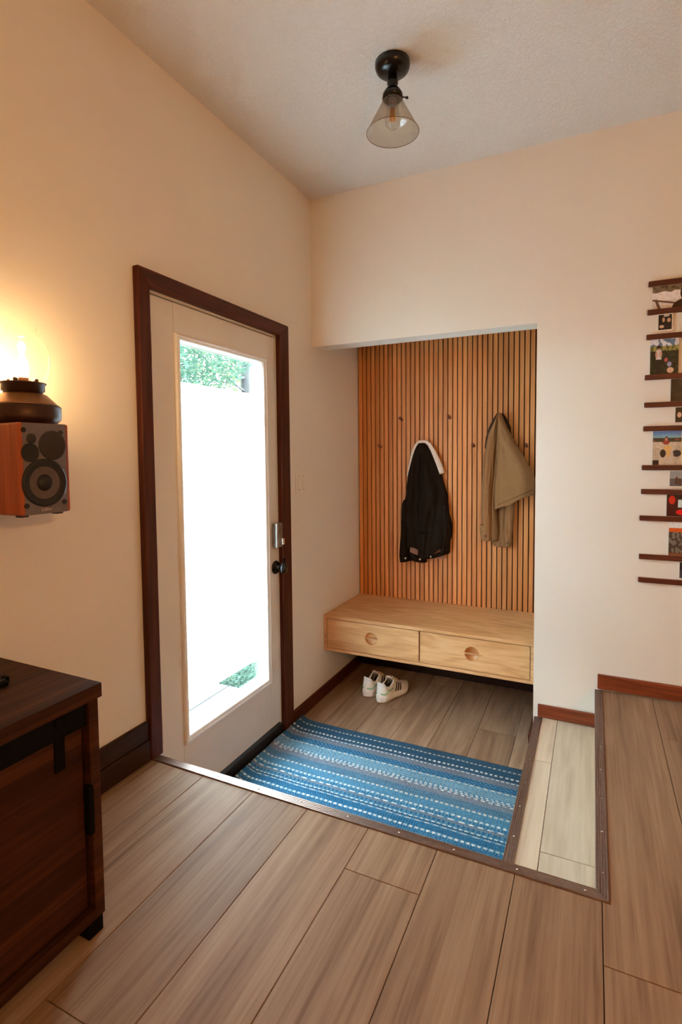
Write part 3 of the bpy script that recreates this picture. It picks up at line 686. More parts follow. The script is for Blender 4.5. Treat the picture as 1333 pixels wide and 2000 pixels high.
# ------------------------------------------------------------------ shoes
def shoe(label, loc, rot, mirror=1.0):
    t = thing('running_shoe', label, 'shoe', (0, 0, 0), 'pair of white running shoes')
    L = 0.285
    def wid(tt, side):     # half width, side -1 / +1
        f = (1 - (1 - min(1.0, tt / 0.16)) ** 2.2) ** 0.5 * (1 - max(0.0, (tt - 0.62) / 0.38) ** 2.4) ** 0.5 if tt < 1 else 0.0
        base = 0.034 + 0.014 * math.exp(-((tt - 0.68) / 0.26) ** 2) + 0.002
        wst = 0.006 * math.exp(-((tt - 0.42) / 0.12) ** 2) * (1.3 if side * mirror < 0 else 0.5)
        return max(0.0, (base - wst) * f)
    def yy(tt): return -0.01 + L * tt
    def lift(tt): return 0.018 * max(0.0, (tt - 0.72) / 0.28) ** 2 + 0.006 * max(0.0, (0.10 - tt) / 0.10) ** 2
    def solez(tt): return 0.034 - 0.010 * tt + lift(tt)
    def topz(tt):
        pts = [(0, 0.100), (0.05, 0.098), (0.14, 0.078), (0.25, 0.069), (0.34, 0.080), (0.42, 0.096), (0.50, 0.090), (0.62, 0.074), (0.75, 0.060), (0.88, 0.050), (1.0, 0.040)]
        for (a, za), (b_, zb_) in zip(pts, pts[1:]):
            if a <= tt <= b_:
                q = (tt - a) / (b_ - a); q = q * q * (3 - 2 * q); return za + (zb_ - za) * q
        return 0.04
    def opn(tt):
        if tt < 0.40: return 0.76
        if tt < 0.48: return 0.76 * (1 - (tt - 0.40) / 0.08) + 0.16 * (tt - 0.40) / 0.08
        if tt < 0.62: return 0.16 * (1 - (tt - 0.48) / 0.14)
        return 0.0
    def S(tt, s, side, o=0.0):
        w_ = wid(tt, side); op = opn(tt) * w_
        a = s * PI / 2
        x_ = op + (w_ - op) * math.cos(a) ** 0.72 + o * math.cos(a)
        z_ = solez(tt) + (topz(tt) - solez(tt)) * math.sin(a) ** 0.9 + o * math.sin(a)
        y_ = yy(tt) - (0.014 * math.sin(a) * max(0.0, (0.14 - tt) / 0.14) * -1.0) - (o if tt < 0.05 else 0)
        return (side * max(0.0002, x_), y_, z_)
    NS = 44
    ts = [0.5 - 0.5 * math.cos(PI * i / NS) for i in range(NS + 1)]
    # sole
    m = MB(); rings = []
    for tt in ts:
        ring_ = []
        for side in (-1, 1):
            w_ = max(0.001, wid(tt, side))
            q = [(w_ * 0.86, lift(tt) * 1.0), (w_ * 1.05 + 0.002, lift(tt) + 0.008), (w_ * 1.07 + 0.003, solez(tt) - 0.006), (w_ * 1.0 + 0.0015, solez(tt) + 0.002)]
            q = [(side * a_, z_) for a_, z_ in q]
            ring_ += q if side > 0 else q[::-1]
        rings.append([m.bm.verts.new((a_, yy(tt) + (-0.004 if tt < 0.02 else 0), z_)) for a_, z_ in ring_])
    for A, B in zip(rings, rings[1:]):
        for i in range(8):
            f = m.bm.faces.new((A[i], A[(i+1)%8], B[(i+1)%8], B[i])); f.smooth = True
    m.bm.faces.new(rings[0]); m.bm.faces.new(rings[-1])
    m.build('sole', MT['shoe_sole'], t)
    m = MB(); m.grid(lambda u, v: ((2 * u - 1) * (wid(0.03 + 0.94 * v, 1) * 0.9), yy(0.03 + 0.94 * v), lift(0.03 + 0.94 * v) + 0.0003 * (1)), 4, 20)
    m.build('outsole', MT['outsole'], t)
    # upper
    m = MB()
    for side in (-1, 1):
        m.grid(lambda u, v: S(ts[int(round(v * NS))], u, side), 12, NS)
    o = m.build('upper', MT['shoe'], t, weld=True)
    # dark inside and padded collar
    m = MB(); m.grid(lambda u, v: ((2 * u - 1) * wid(0.03 + 0.57 * v, 1) * 0.86, yy(0.03 + 0.57 * v), 0.046 + 0.004 * abs(2 * u - 1)), 6, 14); m.build('insole', MT['shoe_in'], t)
    m = MB()
    for side in (-1, 1):
        m.grid(lambda u, v: tuple(c * (0.94 if i == 0 else 1) for i, c in enumerate(S(0.02 + 0.42 * v, 0.25 + 0.70 * u, side, -0.0052))), 6, 16)
    m.build('inner_lining', MT['shoe_in'], t)
    cl = [S(tt, 1.0, -1) for tt in [0.46 - 0.46 * i / 16 for i in range(17)]] + [S(tt, 1.0, 1) for tt in [0.46 * i / 16 for i in range(1, 17)]]
    MB().tube([(p[0], p[1], p[2] + 0.001) for p in cl], 0.0042, 8).build('padded_collar', MT['shoe'], t)
    # tongue
    m = MB(); m.grid(lambda u, v: ((2 * u - 1) * (0.021 - 0.006 * v), yy(0.36 + 0.26 * v), 0.118 - 0.052 * v ** 0.8 - 0.006 * (2 * u - 1) ** 2), 8, 12)
    o = m.build('tongue', MT['shoe_lace'], t); md = o.modifiers.new('thickness', 'SOLIDIFY'); md.thickness = 0.006
    # laces
    for q in range(5):
        tt = 0.43 + 0.045 * q; zc_ = topz(tt) + 0.003
        m = MB(); m.tube([(-0.021 + 0.004 * q * 0.4, yy(tt), zc_ - 0.006), (-0.01, yy(tt + 0.01), zc_ + 0.003), (0.0, yy(tt + 0.012), zc_ + 0.005), (0.01, yy(tt + 0.01), zc_ + 0.003), (0.021 - 0.004 * q * 0.4, yy(tt), zc_ - 0.006)], 0.0028, 6)
        m.build('lace', MT['shoe_lace'], t)
    m = MB()
    for sx in (-1, 1):
        m.tube([(0, yy(0.43), topz(0.43) + 0.006), (sx * 0.010, yy(0.41), topz(0.43) + 0.016), (sx * 0.020, yy(0.43), topz(0.43) + 0.012), (sx * 0.010, yy(0.45), topz(0.43) + 0.008), (0, yy(0.435), topz(0.43) + 0.006)], 0.0022, 6)
    m.build('lace_bow', MT['shoe_lace'], t)
    # three slanted dark stripes each side
    for side in (-1, 1):
        for q in range(3):
            t0 = 0.40 + 0.062 * q
            m = MB(); m.grid(lambda u, v: S(t0 + 0.036 * u + 0.075 * v, 0.08 + 0.54 * v, side, 0.0016), 3, 8)
            m.build('stripe', MT['shoe_black'], t)
    # mint green zigzag round the heel
    path = [(-1, 0.34, 0.40), (-1, 0.24, 0.44), (-1, 0.17, 0.42), (-1, 0.085, 0.12), (-1, 0.02, 0.10), (1, 0.02, 0.10), (1, 0.085, 0.12), (1, 0.17, 0.42), (1, 0.24, 0.44), (1, 0.34, 0.40)]
    path2 = [path[0]] + [q for a_, b2 in zip(path, path[1:]) for q in ([(a_[0], a_[1] + (b2[1]-a_[1])*f, a_[2] + (b2[2]-a_[2])*f) for f in (0.25, 0.5, 0.75, 1.0)] if a_[0] == b2[0] else [b2])]
    MB().tube([S(tt, s_, sd, 0.0008) for sd, tt, s_ in path2], 0.0036, 6, 1.0).build('heel_accent', MT['shoe_green'], t)
    # heel counter tab
    m = MB(); m.grid(lambda u, v: S(0.0 + 0.10 * abs(2 * u - 1), 0.52 + 0.46 * v, -1 if u < 0.5 else 1, 0.0018), 12, 6); m.build('heel_tab', MT['white'], t)
    t.location = loc; t.rotation_euler = (0, 0, rot); t.scale = (1.04, 1.0, 1.16)
    return t
shoe('white running shoe with three black stripes, the right one under the bench', (0.352, 0.158, ZP + 0.001), math.radians(-17), 1.0)
shoe('white running shoe half hidden behind its mate, nearer the door wall', (0.248, 0.196, ZP + 0.001), math.radians(-15), -1.0)

# ------------------------------------------------------------------ striped mat
MX0, MX1, MY0, MY1 = 0.032, 1.2545, -1.06, -0.228
random.seed(11)
BL = {'n': (46, 76, 98), 't': (66, 104, 124), 'b': (36, 94, 130), 'g': (116, 118, 128), 'l': (118, 156, 174), 's': (86, 120, 140), 'w': (234, 230, 220), 'c': (222, 206, 188), 'i': (84, 134, 160)}
# (y from, y to, base colour, dash colour, dash period)
bands = [(-0.228, -0.266, 'n', 't', 0.011), (-0.266, -0.279, 'n', 'c', 0.0225), (-0.279, -0.318, 'n', 'b', 0.016), (-0.318, -0.331, 'n', 'w', 0.0225), (-0.331, -0.352, 'n', 't', 0.016), (-0.352, -0.366, 'g', 'w', 0.0225), (-0.366, -0.398, 'g', 's', 0.02),
         (-0.398, -0.440, 'b', 'l', 0.0225), (-0.440, -0.452, 'l', 'c', 0.03), (-0.452, -0.502, 'l', 'b', 0.018), (-0.502, -0.514, 'i', 'w', 0.0225), (-0.514, -0.526, 'i', 'w', 0.0225), (-0.526, -0.538, 'g', 'w', 0.03), (-0.538, -0.568, 'g', 'l', 0.012), (-0.568, -0.611, 's', 'b', 0.012),
         (-0.611, -0.627, 'i', 'c', 0.0225), (-0.627, -0.664, 'i', 'b', 0.013), (-0.664, -0.680, 'i', 'w', 0.0225), (-0.680, -0.698, 'i', 'b', 0.014), (-0.698, -0.709, 'i', 'w', 0.04), (-0.709, -0.722, 'g', 's', 0.014), (-0.722, -0.739, 'b', 'i', 0.02),
         (-0.739, -0.752, 'i', 'w', 0.0225), (-0.752, -0.760, 'n', 'b', 0.02), (-0.760, -0.770, 'i', 'c', 0.04), (-0.770, -0.802, 'b', 'i', 0.011), (-0.802, -0.815, 'i', 'w', 0.0225), (-0.815, -0.840, 'b', 'l', 0.012), (-0.840, -0.853, 's', 'w', 0.0225),
         (-0.853, -0.90, 'b', 'n', 0.014), (-0.90, -0.914, 'i', 'w', 0.0225), (-0.914, -0.96, 'l', 'b', 0.014), (-0.96, -1.06, 'n', 'b', 0.016)]
NXm, NYm = 330, 210
def mz(x_, y_):
    e = max(0.0, (0.10 - x_) / 0.07)
    wave = 0.004 * noise.noise((x_ * 6, y_ * 9, 0.0))
    near = min(1.0, e)
    h = ZP + 0.011 + near * near * 0.022 + wave * near
    return h
vs, fs, cols = [], [], []
for jj in range(NYm + 1):
    y_ = MY1 + (MY0 - MY1) * jj / NYm
    for ii in range(NXm + 1):
        x_ = MX0 + (MX1 - MX0) * ii / NXm
        loop = 0.0028 * abs(math.sin(x_ / 0.0112 * PI)) ** 0.7 * (0.6 + 0.4 * abs(math.sin(y_ / 0.0118 * PI)))
        yo = 0.005 * noise.noise((x_ * 5, 3.3, 0)) + (0.012 * max(0, (0.14 - x_) / 0.11) if jj < 40 else 0) * (1 - jj / 40.0)
        vs.append((x_, y_ + yo, mz(x_, y_) + loop))
for jj in range(NYm):
    yc = MY1 + (MY0 - MY1) * (jj + 0.5) / NYm
    bd = next((q for q in bands if q[0] >= yc > q[1]), bands[-1])
    for ii in range(NXm):
        xc = MX0 + (MX1 - MX0) * (ii + 0.5) / NXm
        a = jj * (NXm + 1) + ii
        fs.append((a, a + NXm + 1, a + NXm + 2, a + 1))
        ph = (xc / bd[4] + 0.35 * noise.noise((xc * 9, bd[0] * 40, 1.0)) + bd[0] * 13.7) % 1.0
        rel = (bd[0] - yc) / (bd[0] - bd[1])
        wide = bd[0] - bd[1] > 0.02
        if wide:
            row = int((bd[0] - yc) / 0.010); ph = (ph + 0.5 * (row % 2)) % 1.0
        if not wide and bd[3] in 'wc' and not 0.16 < rel < 0.86: bd = (bd[0], bd[1], bd[2], 's' if bd[2] != 's' else 'i', 0.011)
        duty = 0.62 if not wide else 0.42
        e_ = 0.10
        al = min(1.0, max(0.0, min(ph / e_, (duty - ph) / e_ + 0.5))) if ph < duty + e_ * 0.5 else 0.0
        al *= (0.88 if not wide else 0.55) * (0.8 + 0.5 * noise.noise((xc * 40, yc * 60, 7.0)))
        c0, c1_ = s2l(BL[bd[2]]), s2l(BL[bd[3]])
        k = 1.0 + 0.30 * noise.noise((xc * 95, yc * 110, 2.0)) + 0.14 * noise.noise((xc * 8, yc * 70, 5.0))
        c = [c0[q_] + (c1_[q_] - c0[q_]) * max(0.0, min(1.0, al)) for q_ in range(3)]
        col = c; cols.append((col[0] * k, col[1] * k, col[2] * k, 1.0))
# bound edge: thin skirt round the border down to the floor
me = bpy.data.meshes.new('striped_mat')
nb = len(vs)
border = [ii for ii in range(NXm + 1)] + [jj * (NXm + 1) + NXm for jj in range(1, NYm + 1)] + [NYm * (NXm + 1) + ii for ii in range(NXm - 1, -1, -1)] + [jj * (NXm + 1) for jj in range(NYm - 1, 0, -1)]
for i_ in border: vs.append((vs[i_][0], vs[i_][1], vs[i_][2] - 0.0095))
for q in range(len(border)):
    r_ = (q + 1) % len(border)
    fs.append((border[q], border[r_], nb + r_, nb + q)); cols.append(s2l((30, 56, 84)))
me.from_pydata(vs, [], fs); me.update()
for p in me.polygons: p.use_smooth = True
at = me.attributes.new('print', 'FLOAT_COLOR', 'FACE')
for i_, c in enumerate(cols): at.data[i_].color = c
me.materials.append(MT['yarn'])
mo = bpy.data.objects.new('striped_mat', me); COL.objects.link(mo)
tag(mo, 'blue and white striped woven mat on the sunken entry floor', 'mat')

# ------------------------------------------------------------------ ceiling lamp
LX, LY = 0.797, -0.813
t = thing('ceiling_light', 'black ceiling light with a clear cone glass shade', 'ceiling light', (LX, LY, ZC))
MB().lathe([(0.0, 2.868), (0.020, 2.868), (0.046, 2.874), (0.060, 2.885), (0.0655, 2.898), (0.0655, 2.914)], (LX, LY, 0), 2, 40).build('canopy', MT['black_gloss'], t)
MB().lathe([(0.017, 2.868), (0.017, 2.855), (0.020, 2.848), (0.021, 2.838), (0.017, 2.826), (0.019, 2.818), (0.030, 2.812), (0.037, 2.800), (0.0385, 2.783), (0.035, 2.782)], (LX, LY, 0), 2, 32).build('socket', MT['black_gloss'], t)
ts_ = MB().tube([(LX + 0.034, LY + 0.016, 2.790), (LX + 0.046, LY + 0.022, 2.788)], [0.0025, 0.0025], 8).build('thumb_screw', MT['black_gloss'], t)
MB().lathe([(0.0, -0.004), (0.005, -0.003), (0.0055, 0.0), (0.005, 0.003), (0.0, 0.004)], (LX + 0.049, LY + 0.0235, 2.7875), 2, 12, False).build('screw_head', MT['black_gloss'], ts_)
sh = MB().lathe([(0.033, 2.790), (0.0345, 2.780), (0.099, 2.660), (0.0985, 2.659), (0.033, 2.779)], (LX, LY, 0), 2, 64, False).build('glass_shade', MT['shade_glass'], t)
rim = MB(); rim.tube([(LX + 0.099 * math.cos(a * PI / 32), LY + 0.099 * math.sin(a * PI / 32), 2.6595) for a in range(65)], 0.0011, 6); rim.build('shade_rim', MT['rim_glass'], sh)
bu = MB().lathe([(0.012, 2.782), (0.013, 2.765), (0.020, 2.745), (0.0285, 2.722), (0.030, 2.705), (0.026, 2.688), (0.015, 2.677), (0.0, 2.674)], (LX, LY, 0), 2, 32, False).build('bulb', MT['bulb_glass'], t)
fl_ = MB()
for k_ in range(6):
    a = k_ * PI / 3; fl_.tube([(LX + 0.006 * math.cos(a), LY + 0.006 * math.sin(a), 2.75), (LX + 0.010 * math.cos(a), LY + 0.010 * math.sin(a), 2.705)], 0.0022, 6)
fl_.build('filament', MT['filament'], bu)
MB().lathe([(0.015, 2.782), (0.015, 2.766), (0.011, 2.758)], (LX, LY, 0), 2, 20).build('bulb_cap', MT['nickel'], bu)

# ------------------------------------------------------------------ wall speaker
SX, SX0 = 0.250, 0.055
y0, y1, z0, z1 = -1.9525, -1.8165, 1.3055, 1.5345
t = thing('bookshelf_speaker', 'wood sided bookshelf speaker mounted on the left wall under the glass lamp', 'speaker', (0.15, -1.885, 1.3055))
MB().box((SX0, y0, z0), (SX - 0.0012, y1, z1), 0.006, 3).build('cabinet_shell', MT['speaker_wood'], t)
bf = MB().box((SX - 0.0045, y0 + 0.0085, z0 + 0.001), (SX, y1 - 0.010, z1 - 0.001), 0.001).build('baffle', MT['baffle'], t)
w_ = MB().lathe([(0.060, 0.0), (0.060, 0.004), (0.055, 0.006), (0.050, 0.003), (0.044, 0.004), (0.041, 0.002)], (SX, -1.891, 1.385), 0, 48, False).build('woofer_surround', MT['cone_black'], t)
MB().lathe([(0.041, 0.002), (0.030, 0.0012), (0.020, 0.0006)], (SX, -1.891, 1.385), 0, 40, False).build('woofer_cone', MT['cone_grey'], w_)
MB().lathe([(0.021, 0.0006), (0.018, 0.005), (0.010, 0.009), (0.0, 0.0105)], (SX, -1.891, 1.385), 0, 32, False).build('dust_cap', MT['cone_black'], w_)
MB().lathe([(0.037, 0.0), (0.037, 0.003), (0.034, 0.004), (0.012, 0.005), (0.0, 0.0055)], (SX, -1.866, 1.479), 0, 40, False).build('tweeter', MT['mesh_black'], t)
MB().lathe([(0.023, 0.0), (0.023, 0.002), (0.020, 0.001), (0.017, 0.0006), (0.0, 0.0006)], (SX, -1.9265, 1.4605), 0, 32, False).build('bass_port', MT['cone_black'], t)
MB().lathe([(0.0125, 0.0), (0.0125, 0.0016), (0.0, 0.0018)], (SX, -1.922, 1.495), 0, 24, False).build('control_window', MT['mesh_black'], t)
for yy_, zz_ in ((-1.9415, 1.516), (-1.842, 1.512), (-1.9405, 1.330), (-1.838, 1.333)):
    MB().lathe([(0.0062, 0.0), (0.0062, 0.0025), (0.0035, 0.003), (0.0, 0.002)], (SX, yy_, zz_), 0, 16, False).build('grille_socket', MT['cone_black'], t)
for yy_ in (-1.940, -1.845):
    BX('foot', (SX - 0.03, yy_ - 0.010, z0 - 0.004), (SX - 0.008, yy_ + 0.010, z0 + 0.0005), MT['cone_black'], t, 0.001)
br = MB(); br.box((0.0, -1.915, 1.34), (0.004, -1.855, 1.50)); br.box((0.004, -1.90, 1.40), (SX0 + 0.001, -1.87, 1.44)); br.build('wall_bracket', MT['black_metal'], t)
cu = bpy.data.curves.new('maker_lettering', 'FONT'); cu.body = 'Edifier'; cu.size = 0.0115; cu.extrude = 0.0002; cu.align_x = 'CENTER'
tmp = bpy.data.objects.new('maker_lettering', cu); COL.objects.link(tmp)
dg = bpy.context.evaluated_depsgraph_get()
tm = bpy.data.meshes.new_from_object(tmp.evaluated_get(dg)); bpy.data.objects.remove(tmp)
tm.transform(Matrix.Translation((SX + 0.0004, -1.887, 1.3135)) @ Matrix(((0, 0, 1, 0), (1, 0, 0, 0), (0, 1, 0, 0), (0, 0, 0, 1))))
tm.transform(Matrix.Translation((-0.15, 1.885, -1.3055)))
tm.materials.clear(); tm.materials.append(MT['lettering'])
to = bpy.data.objects.new('maker_lettering', tm); COL.objects.link(to); to.parent = t

# ------------------------------------------------------------------ glass jar lamp on the speaker
GX, GY, GZ = 0.142, -1.864, 1.535
t = thing('table_lamp', 'lit glass jar lamp with a dark bronze base standing on the speaker', 'lamp', (GX, GY, GZ))
C0 = (GX, GY, GZ)
MB().lathe([(0.074, 0.0), (0.086, 0.012), (0.088, 0.018), (0.088, 0.046), (0.084, 0.050)], C0, 2, 48).build('lamp_base', MT['lamp_metal'], t)
MB().lathe([(0.084, 0.0502), (0.080, 0.053), (0.055, 0.078), (0.047, 0.081)], C0, 2, 48).build('base_cone', MT['lamp_cone'], t)
MB().lathe([(0.046, 0.080), (0.046, 0.086), (0.051, 0.088), (0.051, 0.104), (0.055, 0.106), (0.055, 0.109), (0.030, 0.109)], C0, 2, 48).build('collar', MT['lamp_metal'], t)
for k_ in range(4):
    a = k_ * PI / 2 + 0.5
    MB().lathe([(0.005, 0.109), (0.006, 0.112), (0.006, 0.118), (0.003, 0.120)], (GX + 0.034 * math.cos(a), GY + 0.034 * math.sin(a), GZ), 2, 12).build('collar_stud', MT['lamp_metal'], t)
MB().lathe([(0.048, 0.1095), (0.052, 0.116), (0.063, 0.132), (0.0668, 0.150), (0.0662, 0.185), (0.063, 0.205), (0.055, 0.222), (0.042, 0.234), (0.0365, 0.240), (0.036, 0.246), (0.037, 0.258)], C0, 2, 64, False).build('glass_jar', MT['jar_glass'], t)
MB().lathe([(0.014, 0.109), (0.014, 0.122), (0.012, 0.124)], C0, 2, 20).build('bulb_socket', MT['lamp_cone'], t)
bo = MB().lathe([(0.0105, 0.122), (0.014, 0.130), (0.0155, 0.145), (0.0145, 0.160), (0.010, 0.172), (0.006, 0.180), (0.0, 0.184)], C0, 2, 24, False).build('glowing_bulb', MT['bulb_hot'], t)
bo['label'] = 'white hot glowing bulb'

# ------------------------------------------------------------------ dark walnut cabinet
CX, CY = 0.452, -1.922
t = thing('sideboard', 'dark walnut sideboard with black barn door hardware along the left wall', 'cabinet', (0.23, -2.5, ZM))
YE = -3.12
BX('cabinet_top', (0.028, YE - 0.006, 0.884), (CX + 0.008, CY + 0.006, 0.918), MT['walnut'], t, 0.0015)
BX('side_panel', (0.032, CY - 0.026, 0.354), (CX, CY, 0.8835), MT['walnut'], t, 0.001)
BX('side_panel', (0.032, YE, 0.354), (CX, YE + 0.026, 0.8835), MT['walnut'], t, 0.001)
BX('bottom_panel', (0.032, YE + 0.026, 0.354), (CX, CY - 0.0265, 0.380), MT['walnut'], t, 0.001)
BX('back_panel', (0.032, YE + 0.027, 0.381), (0.040, CY - 0.027, 0.883), MT['walnut'], t)
BX('shelf', (0.042, YE + 0.027, 0.62), (0.36, CY - 0.027, 0.638), MT['walnut'], t)
BX('door_rail', (CX - 0.014, YE + 0.027, 0.826), (CX - 0.008, CY - 0.027, 0.880), MT['black_metal'], t)
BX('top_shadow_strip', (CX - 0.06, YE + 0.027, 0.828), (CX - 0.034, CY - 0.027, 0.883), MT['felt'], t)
for a, b_ in ((-2.50, -1.956), (-3.08, -2.51)):
    dr = BX('sliding_door', (CX - 0.034, a, 0.386), (CX - 0.016, b_, 0.822), MT['walnut'], t, 0.0015)
    for ys in (b_ - 0.060, a + 0.060):
        sb = MB(); sb.box((CX - 0.0155, ys - 0.012, 0.752), (CX - 0.011, ys + 0.012, 0.838)); sb.build('hanger_strap', MT['black_metal'], dr)
        MB().lathe([(0.014, 0.0), (0.014, 0.005), (0.005, 0.006)], (CX - 0.008, ys, 0.864), 0, 20).build('roller', MT['black_metal'], dr)
    MB().box((CX - 0.0155, b_ - 0.003, 0.566), (CX + 0.004, b_ + 0.012, 0.682), 0.003, 2).build('door_handle', MT['black_metal'], dr)
for xx in (0.05, CX - 0.045):
    for yy_ in (YE + 0.004, CY - 0.044):
        BX('leg', (xx, yy_, ZM), (xx + 0.042, yy_ + 0.040, 0.354), MT['black_metal'], t, 0.0015)
o = thing('key_case', 'small black ridged case on the sideboard top at the left edge', 'case', (0.255, -2.035, 0.918))
MB().box((0.235, -2.075, 0.9182), (0.277, -2.018, 0.930), 0.004, 2).build('case_body', MT['black_metal'], o)
for q in range(3):
    BX('ridge', (0.240 + 0.012 * q, -2.072, 0.9295), (0.246 + 0.012 * q, -2.022, 0.934), MT['cone_black'], o, 0.001)
BX('end_clip', (0.246, -2.020, 0.9205), (0.266, -2.010, 0.936), MT['black_metal'], o, 0.002)

# ------------------------------------------------------------------ picture rails and photos on the back wall
rails = [(2.192, 1.712), (2.068, 1.711), (1.959, 1.708), (1.781, 1.705), (1.658, 1.705), (1.552, 1.704), (1.3765, 1.701), (1.268, 1.700), (1.1465, 1.696), (0.9695, 1.697), (0.862, 1.696)]
ordn = ['topmost', 'second', 'third', 'fourth', 'fifth', 'sixth', 'seventh', 'eighth', 'ninth', 'tenth', 'lowest']
for (z_, x_), nm in zip(rails, ordn):
    o = MB().box((x_, -0.016, z_ - 0.0112), (2.30, 0.0, z_ + 0.0112), 0.0015).build('picture_rail', MT['rail'])
    tag(o, 'thin dark red picture rail, the %s%s of the wall stack' % (nm, '' if nm in ('topmost', 'lowest') else ' from the top'), 'picture rail', 'picture rails on the back wall')

def blob(u, v, cx, cy, rx, ry): return ((u - cx) / rx) ** 2 + ((v - cy) / ry) ** 2 < 1
def nz(u, v, k, s): return noise.noise((u * k, v * k, s))
def ph_selfie(u, v):
    if blob(u, v, .80, .56, .088, .25):
        if blob(u, v, .762, .64, .016, .018) or blob(u, v, .838, .64, .016, .018): return (104, 66, 54)
        if blob(u, v, .80, .44, .040, .022): return (226, 196, 182)
        if blob(u, v, .80, .44, .052, .034): return (196, 112, 98)
        if blob(u, v, .80, .55, .012, .04): return (208, 144, 114)
        return (218, 156, 126)
    if blob(u, v, .79, .60, .19, .42) or (v < .34 and blob(u, v, .83, .0, .40, .40)): return (44, 22, 20)
    if blob(u, v, .79, .93, .16, .06): return (118, 112, 96)
    if v > .72 + .06 * nz(u, v, 6, 1): return (122, 104, 78) if nz(u, v, 12, 2) < .12 else (82, 66, 48)
    if .04 + (.40 - v) * .2 < u < .10 + (.42 - v) * .2 and v < .42: return (96, 68, 54)
    if abs(v - (.40 - .42 * u)) < .04 and u < .66: return (96, 68, 54)
    if v > .36 and u < .66: return (232, 226, 222)
    return (214, 204, 194)
def ph_dark_pair(u, v):
    if blob(u, v, .38, .66, .10, .16) or blob(u, v, .78, .62, .14, .14): return (196, 158, 128)
    if blob(u, v, .25, .22, .18, .10): return (206, 170, 140)
    if v > .86 and .4 < u < .8: return (190, 190, 186)
    return (18, 20, 28)
def ph_garden(u, v):
    if blob(u, v, .30, .775, .075, .05): return (40, 26, 20)
    if blob(u, v, .31, .735, .055, .055): return (196, 148, 122)
    if blob(u, v, .22, .57, .045, .10) or blob(u, v, .38, .57, .045, .08): return (190, 150, 130)
    if .20 < u < .40 and .42 < v < .69: return (204, 190, 190)
    if .22 < u < .42 and v < .40: return (24, 26, 30)
    if blob(u, v, .56, .40, .06, .06): return (190, 90, 90)
    if blob(u, v, .68, .27, .08, .07): return (150, 150, 190)
    if blob(u, v, .72, .10, .12, .08): return (206, 166, 140)
    if v > .80: return (212, 214, 224) if nz(u, v, 7, 3) > -.05 else (96, 122, 150)
    if v > .66: return (150, 146, 80) if nz(u, v, 9, 4) > 0 else (96, 100, 56)
    return (38, 48, 30) if nz(u, v, 10, 5) > 0 else (22, 28, 24)
def ph_dark(u, v): return (30, 24, 20) if nz(u, v, 5, 1) < .2 else (48, 36, 28)
def ph_face(u, v): return (206, 168, 140) if blob(u, v, .3, .5, .16, .18) or blob(u, v, .62, .5, .14, .2) else (16, 16, 18)
def ph_road(u, v):
    if blob(u, v, .48, .76, .045, .05): return (176, 120, 92)
    if blob(u, v, .48, .81, .05, .03): return (44, 32, 28)
    if blob(u, v, .47, .665, .13, .055) or (abs(u - .47) < .07 and .6 < v < .72): return (150, 60, 48)
    if blob(u, v, .52, .50, .15, .08) or blob(u, v, .56, .38, .07, .16): return (214, 170, 104)
    if blob(u, v, .66, .28, .07, .16): return (196, 176, 160)
    if blob(u, v, .36, .34, .10, .12): return (40, 34, 34)
    if blob(u, v, .84, .34, .16, .10): return (44, 46, 60)
    if v < .14 and u < .22: return (30, 22, 22)
    if v > .80: return (70 + int(60 * (1 - v) * 5), 112 + int(60 * (1 - v) * 5), 176)
    if v > .68: return (58, 62, 52) if nz(u, v, 10, 6) > -.2 else (120, 80, 62)
    return (196, 178, 156) if nz(u, v, 4, 7) > -.1 else (182, 164, 142)
def ph_room(u, v):
    if blob(u, v, .50, .35, .14, .26) or blob(u, v, .72, .3, .12, .24): return (78, 58, 48)
    if blob(u, v, .52, .60, .07, .10): return (176, 130, 104)
    return (150, 156, 158) if v > .5 else (92, 92, 90)
def ph_red(u, v):
    if blob(u, v, .86, .24, .34, .34): return (224, 40, 104)
    if blob(u, v, .52, .20, .24, .14): return (220, 30, 34)
    if .34 < u < .92 and .42 < v < .78: return (206, 220, 226)
    if blob(u, v, .16, .76, .1, .2): return (200, 44, 28)
    return (66, 18, 18) if v < .86 else (40, 34, 36)
def ph_crowd(u, v):
    if v > .82: return (226, 226, 226)
    if v > .70: return (212, 92, 34)
    if blob(u, v, .60, .36, .14, .14): return (186, 206, 214)
    if .45 < u < .85 and v < .26: return (30, 28, 38) if nz(u, v, 14, 2) > -.25 else (170, 130, 96)
    if v < .08: return (130, 72, 40)
    return (120, 112, 98) if nz(u, v, 9, 8) > 0 else (72, 58, 50)
def ph_dusk(u, v): return (58, 60, 72) if v < .5 else (30, 30, 36)
def photo(label, x0, x1, z0, z1, fn, border=0.0, y=-0.006):
    t = thing('photograph', label, 'photo', ((x0 + x1) / 2, y, z0), 'photographs between the picture rails')
    BX('photo_paper', (x0, y, z0), (x1, y + 0.0012, z1), MT['paper'], t)
    n = 100
    bx0, bx1, bz0, bz1 = x0 + border, x1 - border, z0 + border * 1.6, z1 - border * 0.8
    if not border: bx0 += .0008; bx1 -= .0008; bz0 += .0008; bz1 -= .0008
    m = MB(); m.grid(lambda u, v: (bx0 + (bx1 - bx0) * u, y - 0.0004, bz0 + (bz1 - bz0) * v), n, n, False)
    o = m.build('print', MT['print'], t)
    at = o.data.attributes.new('print', 'FLOAT_COLOR', 'FACE')
    for i_ in range(n * n):
        u, v = (i_ % n + .5) / n, (i_ // n + .5) / n
        k = 1 + 0.16 * noise.noise((u * 18, v * 18, x0 * 9)) + 0.10 * noise.noise((u * 45, v * 45, x0 * 9))
        c = s2l(fn(u, v)); at.data[i_].color = (c[0] * k, c[1] * k, c[2] * k, 1)
photo('landscape photo of a smiling long haired woman, below the topmost rail', 1.728, 1.905, 2.0795, 2.1805, ph_selfie)
